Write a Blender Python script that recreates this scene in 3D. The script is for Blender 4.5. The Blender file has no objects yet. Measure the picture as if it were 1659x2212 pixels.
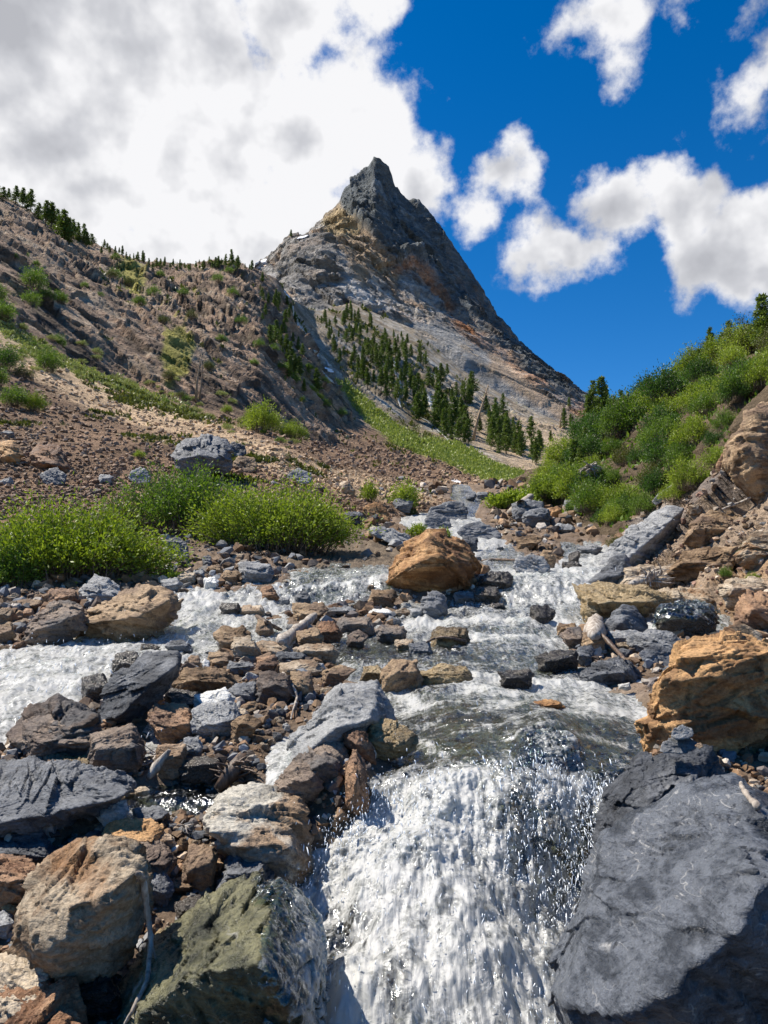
import bpy, bmesh, math, random
import numpy as np
from mathutils import Vector, Matrix

# ---------------------------------------------------------------- camera, sky, sun, exposure
SC = bpy.context.scene
COL = SC.collection
F = 1597.0                       # focal length in the 1659 x 2212 working grid
CX, CY = 829.5, 1106.0
PITCH = math.radians(6.0)
cam_d = bpy.data.cameras.new('camera'); cam = bpy.data.objects.new('camera', cam_d); COL.objects.link(cam)
cam_d.sensor_fit = 'VERTICAL'; cam_d.sensor_height = 36.0; cam_d.lens = 36.0 * F / 2212.0
cam_d.clip_start = 0.05; cam_d.clip_end = 9000
cam.rotation_euler = (math.pi / 2 + PITCH, 0, 0)
SC.camera = cam
SC.view_settings.view_transform = 'Standard'; SC.view_settings.look = 'None'
SC.view_settings.exposure = 0.62; SC.view_settings.gamma = 1.0
SC.cycles.use_denoising = True
SC.cycles.max_bounces = 6; SC.cycles.diffuse_bounces = 3; SC.cycles.glossy_bounces = 2
SC.cycles.transparent_max_bounces = 8; SC.cycles.transmission_bounces = 2
SC.cycles.caustics_reflective = False; SC.cycles.caustics_refractive = False

SUN = Vector((-0.54, 0.20, 0.80)).normalized()
sd = bpy.data.lights.new('sun', 'SUN'); sun = bpy.data.objects.new('sun', sd); COL.objects.link(sun)
sd.energy = 5.0; sd.angle = math.radians(0.5); sd.color = (1.0, 0.93, 0.82)
sun.rotation_euler = SUN.to_track_quat('Z', 'Y').to_euler()

def ray(px, py):
    """direction through a point of the working grid, scaled so that Y = 1"""
    u = (np.asarray(px, float) - CX) / F; v = (CY - np.asarray(py, float)) / F
    Y = math.cos(PITCH) - v * math.sin(PITCH); Z = math.sin(PITCH) + v * math.cos(PITCH)
    return u / Y, Z / Y
def P3(px, py, d):
    x, z = ray(px, py); d = np.asarray(d, float)
    return np.stack([x * d, d + 0 * x, z * d], -1)
def proj(P):
    P = np.asarray(P, float)
    Y = P[..., 1]; Z = P[..., 2]
    yc = Y * math.cos(PITCH) + Z * math.sin(PITCH); zc = -Y * math.sin(PITCH) + Z * math.cos(PITCH)
    yc = np.maximum(yc, 1e-3)
    return CX + F * P[..., 0] / yc, CY - F * zc / yc

W = bpy.data.worlds.new('World'); SC.world = W; W.use_nodes = True
def world():
    nt = W.node_tree; N = nt.nodes; L = nt.links; N.clear()
    out = N.new('ShaderNodeOutputWorld'); bg = N.new('ShaderNodeBackground'); L.new(bg.outputs[0], out.inputs[0])
    bg.inputs[1].default_value = 0.085
    sky = N.new('ShaderNodeTexSky'); sky.sky_type = 'NISHITA'; sky.sun_disc = False
    sky.sun_elevation = math.asin(SUN.z); sky.sun_rotation = math.atan2(SUN.x, SUN.y)
    sky.altitude = 2400; sky.air_density = 1.0; sky.dust_density = 0.3; sky.ozone_density = 2.5
    hs = N.new('ShaderNodeHueSaturation'); hs.inputs['Saturation'].default_value = 1.4; hs.inputs['Value'].default_value = 1.18
    hs.inputs['Hue'].default_value = 0.503
    L.new(sky.outputs[0], hs.inputs['Color'])
    tc = N.new('ShaderNodeTexCoord'); nrm = N.new('ShaderNodeVectorMath'); nrm.operation = 'NORMALIZE'
    L.new(tc.outputs['Generated'], nrm.inputs[0]); D = nrm.outputs[0]
    def math_(op, a, b=None, c=None):
        m = N.new('ShaderNodeMath'); m.operation = op
        for i, v in enumerate((a, b, c)):
            if v is None: continue
            if isinstance(v, (int, float)): m.inputs[i].default_value = v
            else: L.new(v, m.inputs[i])
        return m.outputs[0]
    def noise(vec, scale, det, rough, dist=0.0):
        n = N.new('ShaderNodeTexNoise'); n.inputs['Scale'].default_value = scale; n.inputs['Detail'].default_value = det
        n.inputs['Roughness'].default_value = rough; n.inputs['Distortion'].default_value = dist
        L.new(vec, n.inputs['Vector']); return n.outputs['Fac']
    # clouds: soft round masses at fixed directions of the sky, broken up by noise
    B = [(60,120,330,1.5),(330,150,330,1.5),(130,400,330,1.5),(420,420,250,1.4),(600,60,190,1),(560,250,190,.9),(720,10,110,.7),(700,330,170,1),(840,320,140,1),
         (940,370,125,1),(900,480,130,1),(640,470,170,1),(780,180,110,.40),(870,230,60,.3),(1000,470,60,.35),
         (1120,390,75,.6),(1180,430,80,.7),(1090,475,75,.65),(1240,575,100,.6),(1170,600,65,.4),(1350,455,80,.7),(1470,440,120,1),(1560,400,95,.8),
         (1630,510,120,.9),(1490,560,115,.9),(1600,590,95,.8),(1450,640,60,.4),(1270,50,110,.55),(1290,140,60,.3),(1440,0,90,.4),(1600,15,100,.45),
         (1650,150,90,.75),(1580,220,80,.35),(1660,240,70,.4),(985,400,80,.9),
         (-250,300,400,1),(-150,-350,500,1),(500,-300,300,.9),(1750,560,160,.9),(1800,100,150,.5)]
    warp = N.new('ShaderNodeTexNoise'); warp.inputs['Scale'].default_value = 5.0; warp.inputs['Detail'].default_value = 5.0
    L.new(D, warp.inputs['Vector'])
    wv = N.new('ShaderNodeVectorMath'); wv.operation = 'SUBTRACT'; L.new(warp.outputs['Color'], wv.inputs[0]); wv.inputs[1].default_value = (.5, .5, .5)
    ws = N.new('ShaderNodeVectorMath'); ws.operation = 'SCALE'; L.new(wv.outputs[0], ws.inputs[0]); ws.inputs['Scale'].default_value = 0.20
    wd = N.new('ShaderNodeVectorMath'); wd.operation = 'ADD'; L.new(D, wd.inputs[0]); L.new(ws.outputs[0], wd.inputs[1])
    field = None
    for (x, y, r, s) in B:
        rx, rz = ray(x, y); c = Vector((float(rx), 1, float(rz))); k = 1 / c.length; c.normalize()
        dn = N.new('ShaderNodeVectorMath'); dn.operation = 'DISTANCE'; L.new(wd.outputs[0], dn.inputs[0]); dn.inputs[1].default_value = c
        ang = r / F * k
        v = math_('MULTIPLY_ADD', dn.outputs['Value'], -s / ang, s)         # s at the centre, 0 at the rim
        if field is None: field = v
        else:
            m = N.new('ShaderNodeMath'); m.operation = 'SMOOTH_MAX'; L.new(field, m.inputs[0]); L.new(v, m.inputs[1]); m.inputs[2].default_value = 0.2
            field = m.outputs[0]
    field = math_('MINIMUM', field, 1.0)
    def dens(vec):
        n1 = noise(vec, 8.0, 12.0, 0.60, 0.0)
        return math_('ADD', math_('MULTIPLY_ADD', n1, 1.7, -0.90), math_('MULTIPLY_ADD', noise(vec, 34.0, 6.0, .65), .5, -.25))
    d0 = math_('ADD', field, dens(D))
    # small step towards the sun: thin where light arrives first
    off = N.new('ShaderNodeVectorMath'); off.operation = 'ADD'; L.new(D, off.inputs[0]); off.inputs[1].default_value = (-.016, 0, .034)
    alpha = N.new('ShaderNodeMapRange'); alpha.interpolation_type = 'SMOOTHSTEP'; L.new(d0, alpha.inputs[0])
    alpha.inputs[1].default_value = -0.04; alpha.inputs[2].default_value = 0.36
    lit = math_('SUBTRACT', noise(D, 9.0, 4.0, .5), noise(off.outputs[0], 9.0, 4.0, .5))
    big = noise(D, 3.0, 2.5, 0.45, 0.0)
    thick = math_('MULTIPLY', math_('MAXIMUM', math_('SUBTRACT', d0, 0.35), 0), -0.26)
    b = math_('ADD', math_('MULTIPLY_ADD', lit, 1.5, 0.93), thick)
    b = math_('ADD', b, math_('MULTIPLY_ADD', big, 1.15, -0.56))
    b = math_('MINIMUM', math_('MAXIMUM', b, 0.50), 0.98)
    cr = N.new('ShaderNodeValToRGB'); L.new(b, cr.inputs[0])
    cr.color_ramp.elements[0].position = 0.40; cr.color_ramp.elements[0].color = (.42, .43, .47, 1)
    cr.color_ramp.elements[1].position = 0.95; cr.color_ramp.elements[1].color = (.93, .93, .95, 1)
    e = cr.color_ramp.elements.new(0.7); e.color = (.62, .63, .67, 1)
    sc = N.new('ShaderNodeVectorMath'); sc.operation = 'SCALE'; L.new(cr.outputs[0], sc.inputs[0]); sc.inputs['Scale'].default_value = 7.7
    mx = N.new('ShaderNodeMix'); mx.data_type = 'RGBA'
    L.new(alpha.outputs[0], mx.inputs[0]); L.new(hs.outputs[0], mx.inputs[6]); L.new(sc.outputs[0], mx.inputs[7])
    L.new(mx.outputs[2], bg.inputs[0])
world()

# ---------------------------------------------------------------- noise
def _h(ix, iy, iz, seed):
    h = (ix.astype(np.int64) * 374761393 + iy.astype(np.int64) * 668265263 + iz.astype(np.int64) * 2147483647 + seed * 1274126177) & 0xffffffff
    h = ((h ^ (h >> 13)) * 1274126177) & 0xffffffff
    h = ((h ^ (h >> 16)) * 2246822519) & 0xffffffff
    return h ^ (h >> 15)
_g = np.random.RandomState(5).normal(size=(64, 3)); _g /= np.linalg.norm(_g, axis=1)[:, None]
def perlin(P, seed=0):
    P = np.asarray(P, float); i = np.floor(P).astype(np.int64); f = P - i
    u = f * f * f * (f * (f * 6 - 15) + 10); r = 0
    for dx in (0, 1):
        for dy in (0, 1):
            for dz in (0, 1):
                g = _g[_h(i[:, 0] + dx, i[:, 1] + dy, i[:, 2] + dz, seed) & 63]
                d = g[:, 0] * (f[:, 0] - dx) + g[:, 1] * (f[:, 1] - dy) + g[:, 2] * (f[:, 2] - dz)
                r = r + d * (u[:, 0] if dx else 1 - u[:, 0]) * (u[:, 1] if dy else 1 - u[:, 1]) * (u[:, 2] if dz else 1 - u[:, 2])
    return r * 1.5
def fbm(P, o=4, seed=0, rough=.5, ridged=False):
    a = 1.; r = 0; t = 0; P = np.asarray(P, float)
    for k in range(o):
        n = perlin(P * (2.03 ** k) + k * 7.3, seed + k)
        if ridged: n = 1 - 2 * np.abs(n)
        r = r + a * n; t += a; a *= rough
    return r / t
def facet(P, seed=0, tilt=1.0, step=.5):
    """piecewise planar relief: each Voronoi cell is a tilted flat chip"""
    P = np.asarray(P, float); i = np.floor(P).astype(np.int64)
    best = np.full(len(P), 9e9); val = np.zeros(len(P))
    for dx in (-1, 0, 1):
        for dy in (-1, 0, 1):
            for dz in (-1, 0, 1):
                a, b, c = i[:, 0] + dx, i[:, 1] + dy, i[:, 2] + dz
                h = _h(a, b, c, seed); h2 = _h(a, b, c, seed + 91)
                q = np.stack([a + (h & 255) / 255., b + ((h >> 8) & 255) / 255., c + ((h >> 16) & 255) / 255.], -1)
                e = P - q; d = (e * e).sum(1); m = d < best
                rv = np.stack([(h2 & 255) / 127.5 - 1, ((h2 >> 8) & 255) / 127.5 - 1, ((h2 >> 16) & 255) / 127.5 - 1], -1)
                v = (rv * e).sum(1) * tilt + (((h2 >> 20) & 255) / 127.5 - 1) * step
                val = np.where(m, v, val); best = np.where(m, d, best)
    return val
def sstep(x, a, b):
    t = np.clip((x - a) / (b - a), 0, 1); return t * t * (3 - 2 * t)
def poly_sd(px, py, poly):
    """signed distance to a polygon, positive inside"""
    poly = np.array(poly, float); n = len(poly); best = np.full(px.shape, 9e9); ins = np.zeros(px.shape, bool)
    for k in range(n):
        ax, ay = poly[k]; bx, by = poly[(k + 1) % n]
        ex, ey = bx - ax, by - ay
        t = np.clip(((px - ax) * ex + (py - ay) * ey) / (ex * ex + ey * ey + 1e-9), 0, 1)
        best = np.minimum(best, np.hypot(px - ax - t * ex, py - ay - t * ey))
        if ay != by:
            c = ((ay > py) != (by > py)) & (px < (bx - ax) * (py - ay) / (by - ay) + ax); ins ^= c
    return np.where(ins, best, -best)

# ---------------------------------------------------------------- mesh + object helpers
def mk_mesh(name, V, Fa, mats=(), smooth=True, col=None, attrs=None, fmat=None):
    """Fa: array (n,3) or (n,4), or a list of such arrays"""
    if not isinstance(Fa, list): Fa = [Fa]
    Fa = [np.asarray(f, np.int32) for f in Fa if len(f)]
    me = bpy.data.meshes.new(name); V = np.asarray(V, np.float32)
    me.vertices.add(len(V)); me.vertices.foreach_set('co', V.ravel())
    idx = np.concatenate([f.ravel() for f in Fa]); tot = np.concatenate([np.full(len(f), f.shape[1], np.int32) for f in Fa])
    me.loops.add(len(idx)); me.loops.foreach_set('vertex_index', idx)
    me.polygons.add(len(tot)); me.polygons.foreach_set('loop_start', np.concatenate([[0], np.cumsum(tot)[:-1]]).astype(np.int32))
    me.polygons.foreach_set('loop_total', tot)
    me.polygons.foreach_set('use_smooth', np.full(len(tot), smooth))
    if fmat is not None: me.polygons.foreach_set('material_index', np.asarray(fmat, np.int32))
    for m in mats: me.materials.append(m)
    if col is not None:
        a = me.attributes.new('Col', 'FLOAT_COLOR', 'POINT'); c = np.ones((len(V), 4), np.float32); c[:, :3] = col
        a.data.foreach_set('color', c.ravel())
    for k, v in (attrs or {}).items():
        a = me.attributes.new(k, 'FLOAT', 'POINT'); a.data.foreach_set('value', np.asarray(v, np.float32))
    me.update(); me.validate()
    return me
def obj(name, me, parent=None, loc=None, rot=None, scale=None):
    o = bpy.data.objects.new(name, me); COL.objects.link(o)
    if parent is not None: o.parent = parent
    if loc is not None: o.location = Vector([float(c) for c in loc])
    if rot is not None: o.rotation_euler = rot
    if scale is not None: o.scale = scale
    return o
def tag(o, label=None, cat=None, group=None, kind=None):
    if label: o['label'] = label
    if cat: o['category'] = cat
    if group: o['group'] = group
    if kind: o['kind'] = kind
    return o
def copy_thing(r):
    c = r.copy(); COL.objects.link(c)
    for ch in r.children:
        d = ch.copy(); COL.objects.link(d); d.parent = c; d.matrix_parent_inverse = ch.matrix_parent_inverse.copy()
    return c
def grid_faces(nu, nv):
    i = np.arange(nu * nv).reshape(nu, nv)
    return np.stack([i[:-1, :-1], i[1:, :-1], i[1:, 1:], i[:-1, 1:]], -1).reshape(-1, 4)

# ---------------------------------------------------------------- materials
def new_mat(name):
    m = bpy.data.materials.new(name); m.use_nodes = True; nt = m.node_tree; nt.nodes.clear()
    out = nt.nodes.new('ShaderNodeOutputMaterial'); b = nt.nodes.new('ShaderNodeBsdfPrincipled'); nt.links.new(b.outputs[0], out.inputs[0])
    return m, nt, b, out
class G:
    """a small node-graph writer"""
    def __init__(s, nt): s.nt = nt; s.N = nt.nodes; s.L = nt.links
    def lk(s, v, sock):
        if v is None: return
        if isinstance(v, bpy.types.NodeSocket): s.L.new(v, sock)
        else:
            try: sock.default_value = v
            except Exception: sock.default_value = tuple(v) + (1,)
    def m(s, op, a, b=None, c=None, clamp=False):
        n = s.N.new('ShaderNodeMath'); n.operation = op; n.use_clamp = clamp
        for i, v in enumerate((a, b, c)): s.lk(v, n.inputs[i])
        return n.outputs[0]
    def vm(s, op, a, b=None):
        n = s.N.new('ShaderNodeVectorMath'); n.operation = op; s.lk(a, n.inputs[0])
        if op == 'SCALE': s.lk(b, n.inputs['Scale'])
        elif b is not None: s.lk(b, n.inputs[1])
        return n.outputs[0]
    def mapping(s, vec, scale=(1, 1, 1), rot=(0, 0, 0), loc=(0, 0, 0)):
        n = s.N.new('ShaderNodeMapping'); s.L.new(vec, n.inputs[0]); n.inputs['Scale'].default_value = scale
        n.inputs['Rotation'].default_value = rot; s.lk(loc, n.inputs['Location']); return n.outputs[0]
    def noise(s, vec, scale, det=5, rough=.55, dist=0, out='Fac'):
        n = s.N.new('ShaderNodeTexNoise'); s.L.new(vec, n.inputs['Vector'])
        for k, v in (('Scale', scale), ('Detail', det), ('Roughness', rough), ('Distortion', dist)): n.inputs[k].default_value = v
        return n.outputs[out]
    def voro(s, vec, scale, feat='F1', out='Distance', rnd=1.0):
        n = s.N.new('ShaderNodeTexVoronoi'); n.feature = feat; s.L.new(vec, n.inputs['Vector']); n.inputs['Scale'].default_value = scale
        n.inputs['Randomness'].default_value = rnd
        return n.outputs[out]
    def ramp(s, v, stops, interp='LINEAR'):
        n = s.N.new('ShaderNodeValToRGB'); s.L.new(v, n.inputs[0]); cr = n.color_ramp; cr.interpolation = interp
        while len(cr.elements) < len(stops): cr.elements.new(0.5)
        for e, (p, c) in zip(cr.elements, stops):
            e.position = p; e.color = (c, c, c, 1) if isinstance(c, (int, float)) else tuple(c) + (1,)
        return n.outputs[0]
    def mix(s, f, a, b, mode='MIX'):
        n = s.N.new('ShaderNodeMix'); n.data_type = 'RGBA'; n.blend_type = mode; n.clamp_factor = True
        s.lk(f, n.inputs[0]); s.lk(a, n.inputs[6]); s.lk(b, n.inputs[7]); return n.outputs[2]
    def bump(s, h, strength=.5, dist=.1, prev=None):
        n = s.N.new('ShaderNodeBump'); n.inputs['Strength'].default_value = strength; n.inputs['Distance'].default_value = dist
        s.L.new(h, n.inputs['Height'])
        if prev is not None: s.L.new(prev, n.inputs['Normal'])
        return n.outputs[0]
    def coord(s, which='Object'): return s.N.new('ShaderNodeTexCoord').outputs[which]
    def rnd(s): return s.N.new('ShaderNodeObjectInfo').outputs['Random']
    def attr(s, name, out='Color'):
        n = s.N.new('ShaderNodeAttribute'); n.attribute_name = name; return n.outputs[out]

def rock_mat(name, cols, rough=.75, vein=0, scale=1.0, streak=1.0, wet=False, rustband=None):
    """cols: dark, mid, light; foliated stone with stains; cracks and grain by bump"""
    m, nt, b, out = new_mat(name); g = G(nt)
    co = g.coord(); r = g.rnd()
    off = g.vm('ADD', co, g.vm('SCALE', (13.1, 7.7, 3.3), g.m('MULTIPLY', r, 9.0)))
    st = g.mapping(off, (1.2 * scale, 1.2 * scale, 6.0 * scale), (0.5, 0.45, 0.2))
    n1 = g.noise(off, 2.2 * scale, 8, .62, .6); n2 = g.noise(st, 2.0, 8, .65, .8); n3 = g.noise(off, 16 * scale, 6, .7)
    f = g.m('ADD', g.m('MULTIPLY', n1, .55), g.m('ADD', g.m('MULTIPLY', n2, .45 * streak), g.m('MULTIPLY', n3, .28)))
    f = g.m('ADD', f, g.m('MULTIPLY_ADD', r, .14, -.07))
    lo = .36 + .18 * streak; 
    c = g.ramp(f, [(lo - .09, cols[0]), (lo + .03, cols[1]), (lo + .13, cols[2])])
    if rustband is not None:
        k = g.ramp(g.noise(off, 1.6 * scale, 6, .6, .9), [(.50, 0.), (.60, 1.)])
        c = g.mix(g.m('MULTIPLY', k, .8), c, rustband)
    if vein:
        v = g.noise(g.mapping(off, (1, 1, 2.4), (.9, .4, .1)), 1.5 * scale, 3, .5, 1.2)
        v = g.ramp(v, [(.488, 0.), (.50, 1.), (.512, 0.)]); v = g.m('MULTIPLY', v, g.ramp(n1, [(.50, 0.), (.60, 1.)]))
        c = g.mix(g.m('MULTIPLY', v, vein), c, (.62, .60, .57))
    # mineral specks
    sp = g.ramp(g.noise(off, 60 * scale, 3, .7), [(.30, .60), (.5, 1.), (.72, 1.45)])
    c = g.mix(.75, c, sp, 'MULTIPLY')
    g.L.new(c, b.inputs['Base Color'])
    g.L.new(g.ramp(n3, [(.3, max(.05, rough - .18)), (.7, min(1, rough + .12))]), b.inputs['Roughness'])
    b.inputs['Specular IOR Level'].default_value = .5 if wet else .32
    cr = g.voro(g.mapping(off, (1, 1, 2.6), (.5, .45, .2)), 3.2 * scale, 'DISTANCE_TO_EDGE')
    crk = g.ramp(g.m('ADD', cr, g.m('MULTIPLY_ADD', n1, .12, -.06)), [(.0, 0.), (.035, 1.)])
    nb = g.bump(n2, .8, .09 / scale)
    nb = g.bump(n3, 1.0, .03 / scale, nb)
    nb = g.bump(crk, .25, .012 / scale, nb)
    nb = g.bump(g.noise(off, 90 * scale, 4, .7), .5, .004 / scale, nb)
    g.L.new(nb, b.inputs['Normal'])
    return m
RM = {
 'S': rock_mat('slate_dark', [(.030,.033,.040), (.072,.078,.090), (.18,.187,.20)], .62, vein=.45),
 'G': rock_mat('slate_light', [(.075,.08,.087), (.165,.17,.178), (.36,.36,.355)], .7, vein=.5),
 'B': rock_mat('brown_stone', [(.050,.032,.018), (.19,.118,.062), (.41,.285,.17)], .75, rustband=(.19,.125,.085)),
 'R': rock_mat('rust_stone', [(.070,.032,.018), (.22,.108,.054), (.42,.255,.15)], .75, rustband=(.15,.092,.065)),
 'O': rock_mat('orange_stone', [(.10,.048,.02), (.33,.165,.062), (.56,.33,.15)], .75, rustband=(.17,.085,.04)),
 'T': rock_mat('tan_stone', [(.13,.095,.062), (.34,.255,.17), (.56,.46,.34)], .8, rustband=(.25,.15,.085)),
 'W': rock_mat('pale_quartz_stone', [(.30,.29,.26), (.58,.56,.51), (.78,.77,.73)], .75),
 'D': rock_mat('wet_dark_stone', [(.007,.007,.008), (.025,.022,.020), (.085,.072,.058)], .26, wet=True),
 'Y': rock_mat('mossy_wet_stone', [(.012,.015,.010), (.050,.052,.028), (.18,.17,.09)], .38, vein=.5, wet=True),
 'P': rock_mat('purple_brown_stone', [(.045,.033,.028), (.14,.098,.075), (.29,.22,.165)], .7, rustband=(.10,.098,.10)),
 'L': rock_mat('lichen_block_stone', [(.14,.12,.095), (.33,.30,.24), (.55,.51,.43)], .8, rustband=(.30,.175,.085)),
 'H': rock_mat('slate_blue_grey', [(.026,.031,.040), (.048,.056,.070), (.135,.148,.172)], .36, vein=.6, scale=2.6),
 'K': rock_mat('streaked_tan_stone', [(.075,.05,.032), (.24,.165,.10), (.46,.37,.26)], .7, rustband=(.30,.15,.06)),
 'N': rock_mat('gold_wet_stone', [(.04,.028,.012), (.15,.10,.045), (.36,.26,.13)], .36, wet=True),
}
COLNAME = {'S': 'dark slate', 'G': 'light grey', 'B': 'brown', 'R': 'rust red', 'O': 'orange', 'T': 'tan', 'W': 'pale whitish', 'D': 'wet black',
           'Y': 'olive green', 'P': 'purple brown', 'L': 'mottled tan grey', 'N': 'wet golden', 'K': 'streaked tan', 'H': 'blue grey'}
def land_mat(name, sc, bumpd, rough=.9, var=.55, strat=(1, 1, 1), rot=(0, 0, 0)):
    m, nt, b, out = new_mat(name); g = G(nt); co = g.coord()
    c = g.attr('Col')
    n1 = g.noise(co, sc, 10, .68, .3); n2 = g.noise(g.mapping(co, strat, rot), sc * 2.2, 9, .7, .5); v = g.voro(co, sc * 9)
    k = g.m('ADD', g.m('MULTIPLY', n1, .5), g.m('MULTIPLY', n2, .5))
    kk = g.ramp(k, [(.30, 1 - var), (.5, 1.), (.68, 1 + var * 1.3)])
    c = g.mix(1.0, c, kk, 'MULTIPLY')
    c = g.mix(.5, c, g.ramp(g.noise(co, sc * 30, 4, .7), [(.3, .6), (.5, 1.), (.7, 1.5)]), 'MULTIPLY')
    g.L.new(c, b.inputs['Base Color']); b.inputs['Roughness'].default_value = rough; b.inputs['Specular IOR Level'].default_value = .2
    nb = g.bump(n2, 1.0, bumpd * 2.0); nb = g.bump(v, .7, bumpd * .5, nb); nb = g.bump(g.noise(co, sc * 14, 6, .7), .8, bumpd * .4, nb)
    g.L.new(nb, b.inputs['Normal'])
    return m
M_GROUND = land_mat('streambed_gravel', 3.0, .04)
M_HILL = land_mat('hillside_rock', .25, .8, var=.75, strat=(.6, .6, 1.5), rot=(0, -.7, 0))
M_MOUNT = land_mat('mountain_rock', .05, 4.5, var=.72, strat=(.45, .45, 2.0), rot=(0, .75, 0))
M_BANK = land_mat('bank_bedrock', 1.2, .14, var=.6, strat=(.5, .5, 3.0), rot=(.3, -.6, 0))

def leaf_mat(name, cols, trans=.35):
    m, nt, b, out = new_mat(name); g = G(nt)
    n = g.noise(g.coord(), 2.5, 4, .6); v = g.attr('tint', 'Fac'); r = g.rnd()
    f = g.m('ADD', g.m('MULTIPLY', n, .45), g.m('ADD', g.m('MULTIPLY', v, .42), g.m('MULTIPLY', r, .14)))
    c = g.ramp(f, [(.25, cols[0]), (.5, cols[1]), (.8, cols[2])])
    g.L.new(c, b.inputs['Base Color']); b.inputs['Roughness'].default_value = .5; b.inputs['Specular IOR Level'].default_value = .3
    t = g.N.new('ShaderNodeBsdfTranslucent'); g.L.new(g.mix(1., c, (1.2, 1.25, .6), 'MULTIPLY'), t.inputs[0])
    ms = g.N.new('ShaderNodeMixShader'); ms.inputs[0].default_value = trans
    g.L.new(b.outputs[0], ms.inputs[1]); g.L.new(t.outputs[0], ms.inputs[2]); g.L.new(ms.outputs[0], out.inputs[0])
    return m
M_WILLOW = leaf_mat('willow_leaves', [(.11,.155,.014), (.23,.31,.03), (.42,.50,.10)])
M_GRASS = leaf_mat('hill_grass', [(.13,.17,.035), (.24,.29,.06), (.38,.41,.13)], .25)
M_SHRUB = leaf_mat('shrub_leaves', [(.05,.10,.014), (.115,.20,.026), (.25,.35,.06)])
M_SHRUB2 = leaf_mat('dark_shrub_leaves', [(.022,.06,.014), (.055,.125,.022), (.12,.21,.04)])
M_SAGE = leaf_mat('sage_leaves', [(.16,.20,.06), (.30,.34,.11), (.42,.44,.19)], .2)
M_NEEDLE = leaf_mat('pine_needles', [(.035,.065,.013), (.10,.155,.027), (.21,.27,.06)], .25)
M_DRYLEAF = leaf_mat('olive_shrub_leaves', [(.045,.06,.012), (.10,.115,.022), (.17,.17,.04)], .25)
def wood_mat(name, cols, rough=.8):
    m, nt, b, out = new_mat(name); g = G(nt); co = g.coord()
    n = g.noise(g.mapping(co, (1, 1, .2)), 22, 8, .7, .3)
    g.L.new(g.ramp(n, [(.35, cols[0]), (.5, cols[1]), (.65, cols[2])]), b.inputs['Base Color']); b.inputs['Roughness'].default_value = rough
    g.L.new(g.bump(n, .9, .01), b.inputs['Normal']); return m
M_BARK = wood_mat('bark', [(.03,.022,.017), (.08,.06,.045), (.16,.13,.10)])
M_STEM = wood_mat('shrub_stems', [(.06,.045,.035), (.14,.105,.08), (.24,.19,.15)])
M_DRIFT = wood_mat('weathered_driftwood', [(.12,.09,.07), (.34,.29,.24), (.58,.54,.48)])
M_DARKWOOD = wood_mat('wet_brown_wood', [(.025,.014,.009), (.09,.055,.035), (.22,.15,.10)], .5)
def snow_mat():
    m, nt, b, out = new_mat('old_snow'); g = G(nt)
    b.inputs['Base Color'].default_value = (.78, .79, .82, 1); b.inputs['Roughness'].default_value = .7
    g.L.new(g.bump(g.noise(g.coord(), .8, 5), .5, .5), b.inputs['Normal']); return m
M_SNOW = snow_mat()
def stone_mat():
    m, nt, b, out = new_mat('loose_stones'); g = G(nt); co = g.coord()
    c = g.mix(.8, g.attr('Col'), g.ramp(g.noise(co, 14, 6, .7), [(.3, .55), (.5, 1.), (.7, 1.5)]), 'MULTIPLY')
    g.L.new(c, b.inputs['Base Color']); b.inputs['Roughness'].default_value = .8; b.inputs['Specular IOR Level'].default_value = .25
    g.L.new(g.bump(g.noise(co, 25, 5, .7), .6, .02), b.inputs['Normal']); return m
M_STONES = stone_mat()
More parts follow.
